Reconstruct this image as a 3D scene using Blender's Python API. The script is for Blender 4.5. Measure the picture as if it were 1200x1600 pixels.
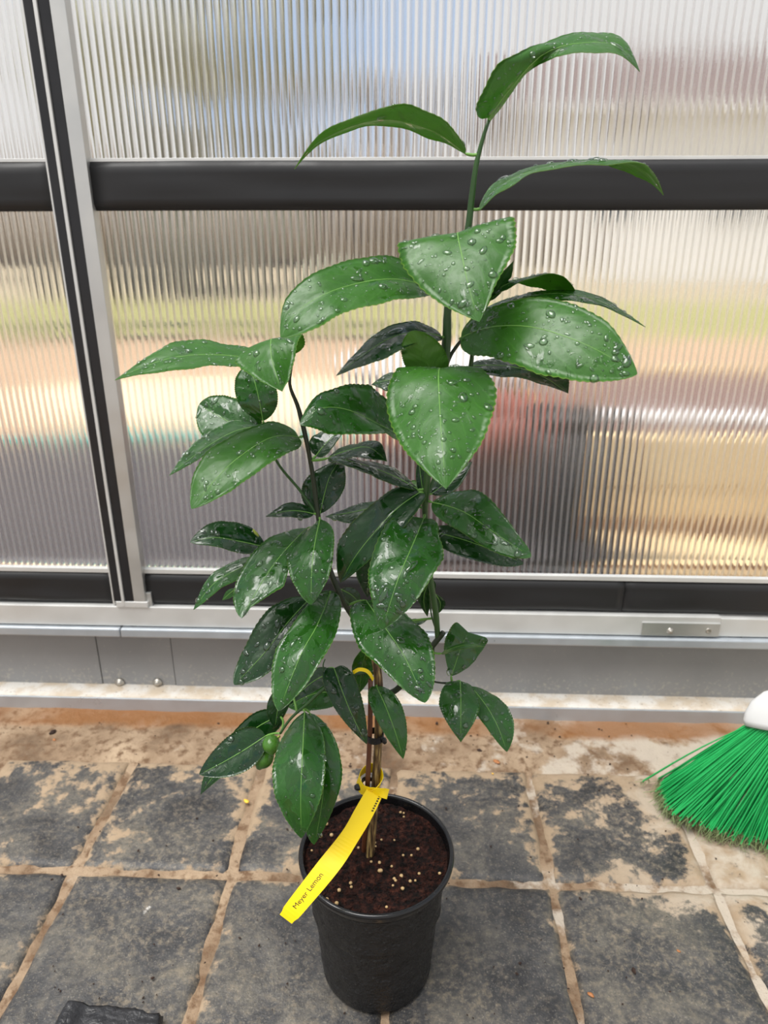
import bpy, bmesh, math, random
from mathutils import Vector, Matrix, noise
random.seed(7)
for o in list(bpy.data.objects): bpy.data.objects.remove(o)
S = bpy.context.scene
COL = S.collection
# ------------------------------------------------------------------ camera
FPX, YAW, PITCH, CH = 1109.0, math.radians(2.1), math.radians(20.9), 0.8
camd = bpy.data.cameras.new('camera'); cam = bpy.data.objects.new('camera', camd); COL.objects.link(cam)
cam.location = (0, 0, CH)
cam.rotation_euler = (math.pi/2 - PITCH, 0, YAW)
camd.sensor_fit = 'VERTICAL'; camd.sensor_height = 36.0; camd.sensor_width = 27.0
camd.lens = FPX/1600*36.0
camd.clip_start = 0.02; camd.clip_end = 200
camd.dof.use_dof = True; camd.dof.focus_distance = 0.62; camd.dof.aperture_fstop = 9.0
S.camera = cam
# ------------------------------------------------------------------ sky, sun, exposure
W = bpy.data.worlds.new('sky'); S.world = W; W.use_nodes = True
nt = W.node_tree; nt.nodes.clear()
wo = nt.nodes.new('ShaderNodeOutputWorld'); bg = nt.nodes.new('ShaderNodeBackground')
tc = nt.nodes.new('ShaderNodeTexCoord'); nz = nt.nodes.new('ShaderNodeTexNoise'); cr = nt.nodes.new('ShaderNodeValToRGB')
nz.inputs['Scale'].default_value = 2.0; nz.inputs['Detail'].default_value = 5
cr.color_ramp.elements[0].position = .36; cr.color_ramp.elements[0].color = (.50, .69, 1.0, 1)
cr.color_ramp.elements[1].position = .50; cr.color_ramp.elements[1].color = (1.0, .985, .965, 1)
mp_ = nt.nodes.new('ShaderNodeMapping'); mp_.inputs['Location'].default_value = (0.6, 2.4, .2)
nt.links.new(tc.outputs['Generated'], mp_.inputs['Vector']); nt.links.new(mp_.outputs[0], nz.inputs['Vector']); nt.links.new(nz.outputs['Fac'], cr.inputs['Fac'])
nt.links.new(cr.outputs['Color'], bg.inputs['Color']); bg.inputs['Strength'].default_value = 0.72
nt.links.new(bg.outputs[0], wo.inputs[0])
sd = bpy.data.lights.new('sun', 'SUN'); sun = bpy.data.objects.new('sun', sd); COL.objects.link(sun)
sd.energy = 4.0; sd.angle = math.radians(42); sd.color = (1, .98, .95)
sun.rotation_euler = Vector((-.30, -.20, .93)).to_track_quat('Z', 'Y').to_euler()
vs = S.view_settings
vs.view_transform = 'Standard'; vs.look = 'None'; vs.gamma = 1.0; vs.use_curve_mapping = False
vs.exposure = 0.2
# ------------------------------------------------------------------ measuring helpers
_F = Vector((-math.sin(YAW)*math.cos(PITCH), math.cos(YAW)*math.cos(PITCH), -math.sin(PITCH)))
_R = Vector((math.cos(YAW), math.sin(YAW), 0)); _U = _R.cross(_F); _C = Vector((0, 0, CH))
def ray(x, y): return _F + _R*((x-600)/FPX) - _U*((y-800)/FPX)
def at(x, y, Y):                      # point at depth Y seen at photo position x, y
    d = ray(x, y); return _C + d*(Y/d.y)
def flo(x, y, z=0.0):                 # point on the level z
    d = ray(x, y); return _C + d*((z-CH)/d.z)
# ------------------------------------------------------------------ materials
def mat(name):
    m = bpy.data.materials.new(name); m.use_nodes = True
    m.node_tree.nodes.clear()
    out = m.node_tree.nodes.new('ShaderNodeOutputMaterial')
    return m, m.node_tree, out
class N:
    def __init__(s, nt): s.nt = nt
    def __call__(s, kind, ins=None, **kw):
        n = s.nt.nodes.new('ShaderNode'+kind)
        for k, v in kw.items(): setattr(n, k, v)
        for k, v in (ins or {}).items(): s.set(n.inputs[k], v)
        return n
    def set(s, sock, v):
        if isinstance(v, bpy.types.NodeSocket): s.nt.links.new(v, sock)
        elif isinstance(v, bpy.types.Node): s.nt.links.new(v.outputs[0], sock)
        else:
            if sock.type == 'RGBA' and len(v) == 3: v = (*v, 1)
            sock.default_value = v
    def math(s, op, a, b=0.0, c=0.0, clamp=False):
        n = s('Math', operation=op, use_clamp=clamp)
        s.set(n.inputs[0], a); s.set(n.inputs[1], b); s.set(n.inputs[2], c)
        return n.outputs[0]
    def noise(s, vec, scale, detail=4, rough=.55, dist=0.0):
        n = s('TexNoise', {'Vector': vec, 'Scale': scale, 'Detail': detail, 'Roughness': rough, 'Distortion': dist})
        return n.outputs['Fac']
    def ramp(s, f, *stops):
        n = s('ValToRGB', {'Fac': f}); e = n.color_ramp.elements
        while len(e) < len(stops): e.new(.5)
        for i, (p, c) in enumerate(stops):
            e[i].position = p; e[i].color = c if len(c) == 4 else (*c, 1)
        return n.outputs['Color']
    def step(s, f, lo, hi, a=0.0, b=1.0):
        n = s('MapRange', {'Value': f, 'From Min': lo, 'From Max': hi, 'To Min': a, 'To Max': b}, interpolation_type='SMOOTHSTEP')
        return n.outputs[0]
    def mix(s, f, a, b):
        n = s('Mix', data_type='RGBA'); s.set(n.inputs[0], f); s.set(n.inputs[6], a); s.set(n.inputs[7], b)
        return n.outputs[2]
    def mul(s, a, b):
        n = s('Mix', data_type='RGBA', blend_type='MULTIPLY'); n.inputs[0].default_value = 1; s.set(n.inputs[6], a); s.set(n.inputs[7], b)
        return n.outputs[2]
    def bump(s, h, st, dist, normal=None):
        n = s('Bump', {'Height': h, 'Strength': st, 'Distance': dist})
        if normal is not None: s.set(n.inputs['Normal'], normal)
        return n.outputs[0]
def simple(name, col, rough=.5, metal=0.0, var=.15, vscale=40, bump=0.0, bdist=.001, spec=.5, coord='Object'):
    m, nt, out = mat(name); n = N(nt)
    c = n('TexCoord').outputs[coord]
    f = n.noise(c, vscale, 5)
    base = n.mix(f, tuple(x*(1-var) for x in col), tuple(min(1, x*(1+var)) for x in col))
    b = n('BsdfPrincipled', {'Base Color': base, 'Roughness': n.step(f, .3, .7, max(.02, rough-.08), min(1, rough+.08)), 'Metallic': metal, 'Specular IOR Level': spec})
    if bump: n.set(b.inputs['Normal'], n.bump(n.noise(c, vscale*2, 4), bump, bdist))
    nt.links.new(b.outputs[0], out.inputs[0]); return m
M = {}
M['alu'] = simple('brushed_aluminium', (.62, .62, .60), .42, .75, .12, 18)
M['alu_pale'] = simple('pale_aluminium', (.72, .72, .70), .5, .45, .1, 18)
M['lip_metal'] = simple('sill_lip_metal', (.50, .54, .58), .35, .5, .12, 30)
M['black_band'] = simple('black_band', (.012, .012, .013), .55, 0, .35, 9, .25, .002)
M['gasket'] = simple('black_gasket', (.012, .012, .014), .38, 0, .3, 30)
M['pot'] = None
M['rope_black'] = simple('black_tie', (.008, .008, .01), .35)
M['steel'] = simple('bolt_steel', (.5, .47, .42), .35, .8, .2, 200)
M['debris_dark'] = simple('soil_crumb', (.035, .018, .012), .9, 0, .4, 300)

# ------------------------------------------------------------------ mesh helpers
def link(o, parent=None):
    COL.objects.link(o)
    if parent is not None: o.parent = parent
    return o
def mesh_obj(name, verts, faces, m=None, parent=None, smooth=False):
    me = bpy.data.meshes.new(name); me.from_pydata([tuple(v) for v in verts], [], faces); me.update()
    for mm in (m if isinstance(m, (list, tuple)) else [m]):
        if mm is not None: me.materials.append(mm)
    if smooth: me.polygons.foreach_set('use_smooth', [True]*len(me.polygons))
    return link(bpy.data.objects.new(name, me), parent)
def bm_obj(name, bm, m=None, parent=None, smooth=False):
    me = bpy.data.meshes.new(name); bm.to_mesh(me); bm.free()
    for mm in (m if isinstance(m, (list, tuple)) else [m]):
        if mm is not None: me.materials.append(mm)
    if smooth: me.polygons.foreach_set('use_smooth', [True]*len(me.polygons))
    return link(bpy.data.objects.new(name, me), parent)
def empty(name, loc=(0, 0, 0)):
    o = bpy.data.objects.new(name, None); o.empty_display_size = .02; o.location = loc
    return link(o)
def tag(o, label=None, cat=None, group=None, kind=None):
    if label: o['label'] = label
    if cat: o['category'] = cat
    if group: o['group'] = group
    if kind: o['kind'] = kind
    return o
def add_box(bm, x0, x1, y0, y1, z0, z1, bev=0.0):
    r = bmesh.ops.create_cube(bm, size=1.0)
    bmesh.ops.scale(bm, vec=(x1-x0, y1-y0, z1-z0), verts=r['verts'])
    bmesh.ops.translate(bm, vec=((x0+x1)/2, (y0+y1)/2, (z0+z1)/2), verts=r['verts'])
    if bev:
        es = list({e for v in r['verts'] for e in v.link_edges})
        bmesh.ops.bevel(bm, geom=es, offset=bev, segments=2, affect='EDGES', profile=.5)
def box(name, x0, x1, y0, y1, z0, z1, m, parent=None, bev=.0008):
    bm = bmesh.new(); add_box(bm, x0, x1, y0, y1, z0, z1, bev)
    return bm_obj(name, bm, m, parent)
def cat_rom(pts, n):
    P = [Vector(p) for p in pts]
    if len(P) == 2: return [P[0].lerp(P[1], i/(n-1)) for i in range(n)]
    d = [0]
    for a, b in zip(P, P[1:]): d.append(d[-1]+(b-a).length)
    T = [x/d[-1] for x in d]; out = []
    k = len(P)
    tan = []
    for i in range(k):
        if i == 0: t = (P[1]-P[0])/(T[1]-T[0])
        elif i == k-1: t = (P[-1]-P[-2])/(T[-1]-T[-2])
        else: t = (P[i+1]-P[i-1])/(T[i+1]-T[i-1])
        tan.append(t)
    if k > 2:   # natural ends
        tan[0] = 1.5*(P[1]-P[0])/(T[1]-T[0])-.5*tan[1]
        tan[-1] = 1.5*(P[-1]-P[-2])/(T[-1]-T[-2])-.5*tan[-2]
    j = 0
    for i in range(n):
        u = i/(n-1)
        while j < k-2 and u > T[j+1]: j += 1
        h = T[j+1]-T[j]; s = (u-T[j])/h
        out.append((2*s**3-3*s*s+1)*P[j]+(s**3-2*s*s+s)*h*tan[j]+(-2*s**3+3*s*s)*P[j+1]+(s**3-s*s)*h*tan[j+1])
    return out
def tube_data(pts, rad, seg=8, cap=True):
    n = len(pts); V = []; Fc = []
    up = Vector((.31, .52, .8))
    prev = None
    for i, p in enumerate(pts):
        t = (pts[min(i+1, n-1)]-pts[max(i-1, 0)]).normalized()
        if prev is None:
            a = t.cross(up)
            if a.length < .05: a = t.cross(Vector((1, 0, 0)))
            a.normalize()
        else:
            a = prev-t*prev.dot(t); a.normalize()
        prev = a; b = t.cross(a)
        r = rad[i] if hasattr(rad, '__len__') else rad
        for k in range(seg):
            w = 2*math.pi*k/seg; V.append(p+(a*math.cos(w)+b*math.sin(w))*r)
    for i in range(n-1):
        for k in range(seg):
            k2 = (k+1) % seg; Fc.append((i*seg+k, i*seg+k2, (i+1)*seg+k2, (i+1)*seg+k))
    if cap:
        Fc.append(tuple(range(seg))[::-1]); Fc.append(tuple((n-1)*seg+k for k in range(seg)))
    return V, Fc
def tube(name, pts, rad, m, parent=None, seg=8, n=None):
    if n: pts = cat_rom(pts, n)
    if hasattr(rad, '__len__') and len(rad) != len(pts):
        k = len(rad); L = len(pts)
        rad = [rad[min(int(i/(L-1)*(k-1)), k-2)]*(1-((i/(L-1)*(k-1))-min(int(i/(L-1)*(k-1)), k-2)))+rad[min(int(i/(L-1)*(k-1)), k-2)+1]*((i/(L-1)*(k-1))-min(int(i/(L-1)*(k-1)), k-2)) for i in range(L)]
    V, Fc = tube_data(pts, rad, seg)
    return mesh_obj(name, V, Fc, m, parent, True)
def lathe(name, prof, m, parent=None, seg=64, loc=(0, 0, 0)):
    V = []; Fc = []
    for r, z in prof:
        for k in range(seg):
            a = 2*math.pi*k/seg; V.append((r*math.cos(a), r*math.sin(a), z))
    for i in range(len(prof)-1):
        for k in range(seg):
            k2 = (k+1) % seg; Fc.append((i*seg+k, i*seg+k2, (i+1)*seg+k2, (i+1)*seg+k))
    o = mesh_obj(name, V, Fc, m, parent, True); o.location = loc; return o
def merge(items):
    V = []; Fc = []
    for v, f in items:
        b = len(V); V += v; Fc += [tuple(i+b for i in q) for q in f]
    return V, Fc
def blob(bm, loc, r, sub=2, sc=(1, 1, 1), rough=.2, seed=0, nscale=2.0):
    res = bmesh.ops.create_icosphere(bm, subdivisions=sub, radius=1)
    for v in res['verts']:
        k = 1+rough*noise.noise(v.co*nscale+Vector((seed*3.1, seed*1.7, seed)))
        v.co = Vector((v.co.x*sc[0], v.co.y*sc[1], v.co.z*sc[2]))*r*k+Vector(loc)

# ================================================================== FLOOR
PX, PYR = .2155, .222
XJ = [-.0178+PX*i for i in range(-5, 6)]
YJ = [.937-PYR*i for i in range(0, 7)]
def floor_material():
    m, nt, out = mat('sandy_ground'); n = N(nt)
    pos = n('NewGeometry').outputs['Position']; sp = n('SeparateXYZ', {'Vector': pos})
    f1 = n.noise(pos, 9, 8, .6); f2 = n.noise(pos, 60, 6, .6); f3 = n.noise(pos, 350, 3, .6)
    base = n.ramp(f1, (.3, (.085, .050, .027)), (.46, (.25, .170, .105)), (.72, (.44, .33, .22)))
    base = n.mix(n.step(f2, .46, .66), base, (.14, .080, .042))
    white = n.math('MULTIPLY', n.step(n.math('ADD', n.noise(pos, 14, 7, .65), n.math('MULTIPLY', n.step(sp.outputs[0], -.1, .5), .22)), .60, .72), .85)
    base = n.mix(white, base, (.47, .41, .335))
    # rust coloured wet band along the foot of the wall
    wob = n.math('ADD', sp.outputs[1], n.math('MULTIPLY', n.math('SUBTRACT', f1, .5), .06))
    rust = n.math('MULTIPLY', n.step(wob, 1.005, 1.03), n.step(n.noise(pos, 3.3, 3), .38, .55))
    base = n.mix(n.math('MULTIPLY', rust, .85), base, (.24, .095, .022))
    spk = n.step(f3, .66, .74); base = n.mix(n.math('MULTIPLY', spk, .6), base, (.07, .04, .03))
    b = n('BsdfPrincipled', {'Base Color': base, 'Roughness': n.math('SUBTRACT', .9, n.math('MULTIPLY', rust, .45))})
    h = n.math('ADD', n.math('MULTIPLY', f1, .6), n.math('ADD', n.math('MULTIPLY', f2, .5), n.math('MULTIPLY', f3, .25)))
    n.set(b.inputs['Normal'], n.bump(h, .8, .006)); nt.links.new(b.outputs[0], out.inputs[0]); return m
def paver_material():
    m, nt, out = mat('slate_paver'); n = N(nt)
    tcn = n('TexCoord'); ob = n('SeparateXYZ', {'Vector': tcn.outputs['Object']})
    pos = n('NewGeometry').outputs['Position']; sp = n('SeparateXYZ', {'Vector': pos})
    f1 = n.noise(pos, 11, 9, .62, .4); f2 = n.noise(pos, 42, 7, .65); f3 = n.noise(pos, 420, 3, .6); f4 = n.noise(pos, 5, 4, .5)
    slate = n.ramp(f1, (.30, (.016, .016, .018)), (.47, (.048, .047, .048)), (.60, (.105, .096, .082)), (.72, (.18, .155, .115)))
    f5 = n.noise(pos, 110, 5, .7)
    slate = n.mix(n.math('MULTIPLY', n.step(f5, .45, .72), n.step(f4, .35, .65, .15, .75)), slate, (.24, .195, .135))
    slate = n.mix(n.math('MULTIPLY', n.step(f5, .52, .30), .55), slate, (.022, .022, .024))
    grit = n.math('MULTIPLY', n.step(f3, .56, .70), .35)
    slate = n.mix(grit, slate, (.34, .30, .23))
    ex = n.math('DIVIDE', n.math('ABSOLUTE', ob.outputs[0]), PX/2); ey = n.math('DIVIDE', n.math('ABSOLUTE', ob.outputs[1]), PYR/2)
    edge = n.math('POWER', n.math('MAXIMUM', ex, ey), 5.0)
    back = n.step(sp.outputs[1], .62, .95, 0, .13)
    right = n.math('MULTIPLY', n.step(sp.outputs[0], .20, .52), n.step(sp.outputs[1], .52, .74, .35, 1))
    amt = n.math('ADD', n.math('ADD', n.math('MULTIPLY', f1, .55), n.math('MULTIPLY', f2, .45)), n.math('ADD', n.math('MULTIPLY', edge, .17), n.math('ADD', back, n.math('MULTIPLY', right, .17))))
    sand = n.step(amt, .635, .70)
    tan = n.mix(f2, (.20, .135, .075), (.46, .345, .23))
    tan = n.mix(n.math('MULTIPLY', right, n.step(f1, .42, .6)), tan, (.50, .44, .36))
    col = n.mix(n.math('MULTIPLY', sand, .92), slate, tan)
    white = n.step(n.noise(pos, 13, 6, .6), .70, .74)
    col = n.mix(n.math('MULTIPLY', white, .75), col, (.72, .69, .64))
    rough = n.mix(sand, n.math('ADD', .34, n.math('MULTIPLY', f2, .35)), (.9, .9, .9))
    b = n('BsdfPrincipled', {'Base Color': col, 'Roughness': n('RGBToBW', {'Color': rough}).outputs[0], 'Specular IOR Level': .5})
    h = n.math('ADD', n.math('MULTIPLY', f1, 1.0), n.math('ADD', n.math('MULTIPLY', f2, .5), n.math('MULTIPLY', f3, .16)))
    n.set(b.inputs['Normal'], n.bump(h, .7, .005)); nt.links.new(b.outputs[0], out.inputs[0]); return m
M['ground'] = floor_material(); M['paver'] = paver_material()
# base of sand and mortar under and between the pavers, rising to a swept strip at the wall
V = []; Fc = []; nx, ny = 260, 110
for j in range(-1, ny):
    y = .25+(1.075-.25)*(j+1)/ny
    for i in range(nx+1):
        x = -1.1+2.2*i/nx
        z = -.0050+.0026*noise.noise(Vector((x*22, y*22, 0)))+.001*noise.noise(Vector((x*90, y*90, 3)))
        k = min(1, max(0, (y-.925)/.03)); k = k*k*(3-2*k)
        z = z*(1-k)+k*(.0005+.003*noise.noise(Vector((x*9, y*9, 4)))+.0015*noise.noise(Vector((x*40, y*40, 2))))
        V.append((x, y, z))
for j in range(ny):
    for i in range(nx):
        a = j*(nx+1)+i; Fc.append((a, a+1, a+nx+2, a+nx+1))
k0 = len(V); V += [(-4, -4, -.005), (4, -4, -.005), (4, .25, -.005), (-4, .25, -.005)]; Fc.append((k0, k0+1, k0+2, k0+3))
for sx_ in (-1, 1): k0 = len(V); V += [(sx_*1.1, .25, -.005), (sx_*4, .25, -.005), (sx_*4, 1.075, -.001), (sx_*1.1, 1.075, -.001)]; Fc.append((k0, k0+1, k0+2, k0+3)[::sx_])
floor = mesh_obj('floor', V, Fc, M['ground'], None, True); tag(floor, kind='structure')
def paver(cx, cy, sx, sy, seed):
    n = 28; V = []; Fc = []
    for j in range(n+1):
        for i in range(n+1):
            u, v = 2*i/n-1, 2*j/n-1
            x, y = u*sx/2, v*sy/2
            e = max(abs(u), abs(v)); r = max(0, (e-.90)/.10)
            z = -.006*r**1.6
            z += .0022*noise.noise(Vector(((x+cx)*16, (y+cy)*16, seed)))+.0012*noise.noise(Vector(((x+cx)*45, (y+cy)*45, seed+9)))
            wob = .003*noise.noise(Vector(((x+cx)*28, (y+cy)*28, 3+seed)))*(1 if e > .9 else 0)
            V.append((x+wob*(abs(u) > .95), y+wob*(abs(v) > .95), z))
    for j in range(n):
        for i in range(n):
            a = j*(n+1)+i; Fc.append((a, a+1, a+n+2, a+n+1))
    ring = [i for i in range(n+1)]+[j*(n+1)+n for j in range(1, n+1)]+[n*(n+1)+i for i in range(n-1, -1, -1)]+[j*(n+1) for j in range(n-1, 0, -1)]
    b = len(V)
    for q in ring: V.append((V[q][0], V[q][1], -.03))
    k = len(ring)
    for q in range(k): Fc.append((ring[q], b+q, b+(q+1) % k, ring[(q+1) % k]))
    o = mesh_obj('paver', V, Fc, M['paver'], floor, True); o.location = (cx, cy, random.uniform(-.0012, .0008))
    o.rotation_euler = (random.uniform(-.004, .004), random.uniform(-.004, .004), random.uniform(-.006, .006))
for j in range(3):
    for i in range(1, 9):
        gap = .008
        paver((XJ[i]+XJ[i+1])/2, (YJ[j]+YJ[j+1])/2, PX-gap+random.uniform(-.002, .002), PYR-gap, i*7.3+j*3.7)

src = [o for o in floor.children][-4].data
for j in range(3, 6):
    for i in range(1, 9):
        o = bpy.data.objects.new('paver', src); link(o, floor); o.location = ((XJ[i]+XJ[i+1])/2, (YJ[j]+YJ[j+1])/2, 0)
# ================================================================== BACK WALL
def wall_metal():
    m, nt, out = mat('dusty_grey_panel'); n = N(nt)
    pos = n('NewGeometry').outputs['Position']; sp = n('SeparateXYZ', {'Vector': pos})
    f1 = n.noise(pos, 7, 6); f2 = n.noise(pos, 160, 4, .6); f3 = n.noise(n('Mapping', {'Vector': pos, 'Scale': (60, 60, 14)}).outputs[0], 3, 4)
    c = n.mix(f1, (.22, .225, .23), (.36, .36, .36))
    dust = n.math('MULTIPLY', n.step(n.math('ADD', f2, n.math('MULTIPLY', n.step(sp.outputs[2], .02, .09), -.12)), .5, .66), .5)
    c = n.mix(dust, c, (.50, .46, .40))
    b = n('BsdfPrincipled', {'Base Color': c, 'Roughness': .55, 'Metallic': .15})
    n.set(b.inputs['Normal'], n.bump(f2, .15, .001)); nt.links.new(b.outputs[0], out.inputs[0]); return m
def ledge_mat():
    m, nt, out = mat('dusty_ledge'); n = N(nt)
    pos = n('NewGeometry').outputs['Position']
    f1 = n.noise(pos, 26, 7, .6); f2 = n.noise(pos, 200, 3)
    c = n.mix(n.step(f1, .35, .62), (.56, .47, .36), (.70, .67, .62)); c = n.mix(n.math('MULTIPLY', n.step(f2, .62, .7), .6), c, (.16, .11, .08))
    b = n('BsdfPrincipled', {'Base Color': c, 'Roughness': .75}); nt.links.new(b.outputs[0], out.inputs[0]); return m
M['panel'] = wall_metal(); M['ledge'] = ledge_mat()
wall = empty('wall_back', (0, 1.1, 0)); tag(wall, kind='structure')
def wbox(name, x0, x1, y0, y1, z0, z1, m, bev=.0008, parent=wall):
    o = box(name, x0, x1, y0, y1, z0, z1, m, None, bev)
    o.parent = parent; o.matrix_parent_inverse = Matrix.Translation(parent.location).inverted(); return o
xs1 = at(156, 1040, 1.108).x; xs2 = at(271, 1040, 1.108).x
for i, (a, b) in enumerate(((-1.6, xs1), (xs1, xs2), (xs2, 1.6))):
    wbox('kick_panel', a+.0006, b-.0006, 1.108+(.0012 if i == 1 else 0), 1.14, .02, .20, M['panel'])
wbox('ledge', -1.6, 1.6, 1.066, 1.11, .016, .0242, M['ledge'], .001)
wbox('ledge_lip', -1.6, 1.6, 1.0625, 1.066, -.01, .0255, M['lip_metal'], .0008)
for px in (187, 246):
    c = at(px, 1067, 1.106)
    bo = lathe('bolt', [(0, .006), (.004, .0055), (.0055, .0035), (.006, .0015), (.0085, .001), (.0085, -.003), (0, -.003)], M['steel'], None, 16, c)
    bo.rotation_euler = (math.pi/2, 0, 0); bo.parent = wall; bo.matrix_parent_inverse = Matrix.Translation(wall.location).inverted()
# sill rails
sill = empty('trim_1', (0, 1.08, .15)); tag(sill, kind='structure')
xr = at(1003, 975, 1.08).x; xr2 = at(1125, 985, 1.078).x
wbox('sill_rail', -1.6, xr2, 1.081, 1.13, .1655, .2035, M['alu_pale'], .0012, sill)
wbox('sill_rail', xr2, 1.6, 1.0825, 1.13, .1655, .2005, M['alu_pale'], .0012, sill)
wbox('rail_lap_plate', xr, xr2, 1.0785, 1.082, .167, .1925, M['alu'], .0008, sill)
xl = at(187, 985, 1.073).x
wbox('drip_lip', -1.6, xl-.0006, 1.073, 1.12, .1465, .1632, M['lip_metal'], .0025, sill)
wbox('drip_lip', xl+.0006, 1.6, 1.073, 1.12, .1465, .1632, M['lip_metal'], .0025, sill)
for k, px in enumerate((1047, 1107)):
    c = at(px, 986, 1.0785)
    pr = [(0, .004), (.0035, .004), (.004, .0005), (.0062, 0), (.0062, -.003), (0, -.003)] if k == 0 else [(0, .0003), (.003, .0003), (.0045, .0012), (.0052, .0005), (.0052, -.003), (0, -.003)]
    bo = lathe('bolt', pr, M['steel'], None, 6 if k == 0 else 16, c)
    bo.rotation_euler = (math.pi/2, .3, 0); bo.parent = sill; bo.matrix_parent_inverse = Matrix.Translation(sill.location).inverted()
def bx_(px): return at(px, 200, 1.082).x
# black bands: slightly bowed, soft edged boards with a pale glazing edge
def band(name, x0, x1, y0, z0, z1, parent, seed):
    n = 60; m = 8; V = []; Fc = []
    for i in range(n+1):
        x = x0+(x1-x0)*i/n
        for j in range(m+1):
            v = j/m; e = abs(2*v-1)
            bow = .0025*noise.noise(Vector((x*2.2, seed, 0)))
            y = y0+.006*max(0, (e-.75)/.25)**2+.0018*noise.noise(Vector((x*6, v*3, seed)))
            V.append((x, y, z0+(z1-z0)*v+bow))
    for i in range(n):
        for j in range(m):
            a = i*(m+1)+j; Fc.append((a, a+m+1, a+m+2, a+1))
    b = len(V)
    ring = [j for j in range(m+1)]+[i*(m+1)+m for i in range(1, n+1)]+[n*(m+1)+j for j in range(m-1, -1, -1)]+[i*(m+1) for i in range(n-1, 0, -1)]
    for q in ring: V.append((V[q][0], y0+.0125, V[q][2]))
    k = len(ring)
    for q in range(k): Fc.append((ring[q], ring[(q+1) % k], b+(q+1) % k, b+q))
    o = mesh_obj(name, V, Fc, M['black_band'], None, True)
    o.parent = parent; o.matrix_parent_inverse = Matrix.Translation(parent.location).inverted(); return o
b_up = empty('trim_2', (0, 1.085, .87)); tag(b_up, kind='structure')
band('black_board', -1.6, bx_(66), 1.086, .8405, .9045, b_up, 1.0)
band('black_board', bx_(128), 1.6, 1.086, .8405, .9045, b_up, 2.0)
wbox('pale_edge', -1.6, bx_(66), 1.092, 1.099, .904, .9085, M['alu_pale'], .0004, b_up); wbox('pale_edge', bx_(128), 1.6, 1.092, 1.099, .904, .9085, M['alu_pale'], .0004, b_up)
b_lo = empty('trim_3', (0, 1.09, .23)); tag(b_lo, kind='structure')
xs = at(975, 930, 1.088).x
band('black_board', -1.6, bx_(66), 1.088, .203, .2640, b_lo, 3.0)
band('black_board', bx_(128), xs-.0006, 1.088, .203, .2640, b_lo, 4.0)
band('black_board', xs+.0006, 1.6, 1.0885, .203, .2640, b_lo, 5.0)
wbox('pale_edge', -1.6, bx_(66), 1.090, 1.0995, .2642, .2725, M['alu_pale'], .0006, b_lo); wbox('pale_edge', bx_(128), 1.6, 1.090, 1.0995, .2642, .2725, M['alu_pale'], .0006, b_lo)
# upright glazing bar
bar = empty('trim_4', (-.46, 1.07, .2)); tag(bar, kind='structure')
wbox('bar_edge', bx_(62), bx_(66), 1.083, 1.0985, .206, 1.7, M['alu_pale'], .0005, bar)
wbox('gasket', bx_(66), bx_(82), 1.0795, 1.0985, .214, 1.7, M['gasket'], .002, bar)
wbox('bar_web', bx_(82), bx_(87.5), 1.078, 1.0985, .206, 1.7, M['alu_pale'], .0006, bar)
wbox('gasket', bx_(87.5), bx_(106), 1.0805, 1.0985, .208, 1.7, M['gasket'], .002, bar)
wbox('bar_flange', bx_(106), bx_(129), 1.0795, 1.0985, .206, 1.7, M['alu'], .0008, bar)
wbox('bar_foot', bx_(70), bx_(133), 1.0785, 1.10, .2035, .2145, M['alu_pale'], .001, bar)
wbox('bar_flange_clip', bx_(128), bx_(139), 1.084, 1.10, .2035, .230, M['alu'], .001, bar)
# ribbed polycarbonate sheets
def poly_mats():
    m, nt, out = mat('ribbed_polycarbonate'); n = N(nt)
    pos = n('NewGeometry').outputs['Position']
    f = n.noise(pos, 130, 4); f2 = n.noise(pos, 16, 4)
    b = n('BsdfPrincipled', {'Base Color': (.97, .97, .97), 'Roughness': n.step(f2, .3, .7, .06, .13), 'IOR': 1.45, 'Transmission Weight': 1.0, 'Specular IOR Level': .5})
    n.set(b.inputs['Normal'], n.bump(f, .06, .0006)); 
    tr = n('BsdfTranslucent', {'Color': (.85, .84, .83)}); dd = n('BsdfDiffuse', {'Color': (.7, .7, .7)}); mx0 = n('MixShader', {0: .4, 1: tr.outputs[0], 2: dd.outputs[0]})
    mx = n('MixShader', {0: .03, 1: b.outputs[0], 2: mx0.outputs[0]})
    nt.links.new(mx.outputs[0], out.inputs[0])
    m2, nt, out = mat('polycarbonate_rib'); n = N(nt)
    b = n('BsdfPrincipled', {'Base Color': (.98, .98, .98), 'Roughness': .30, 'IOR': 1.45, 'Transmission Weight': 1.0})
    tr = n('BsdfTranslucent', {'Color': (.9, .88, .86)}); dd = n('BsdfDiffuse', {'Color': (.75, .74, .73)})
    mx = n('MixShader', {0: .35, 1: tr.outputs[0], 2: dd.outputs[0]})
    mx2 = n('MixShader', {0: .22, 1: b.outputs[0], 2: mx.outputs[0]})
    nt.links.new(mx2.outputs[0], out.inputs[0]); return m, m2
PC, PCR = poly_mats()
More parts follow.
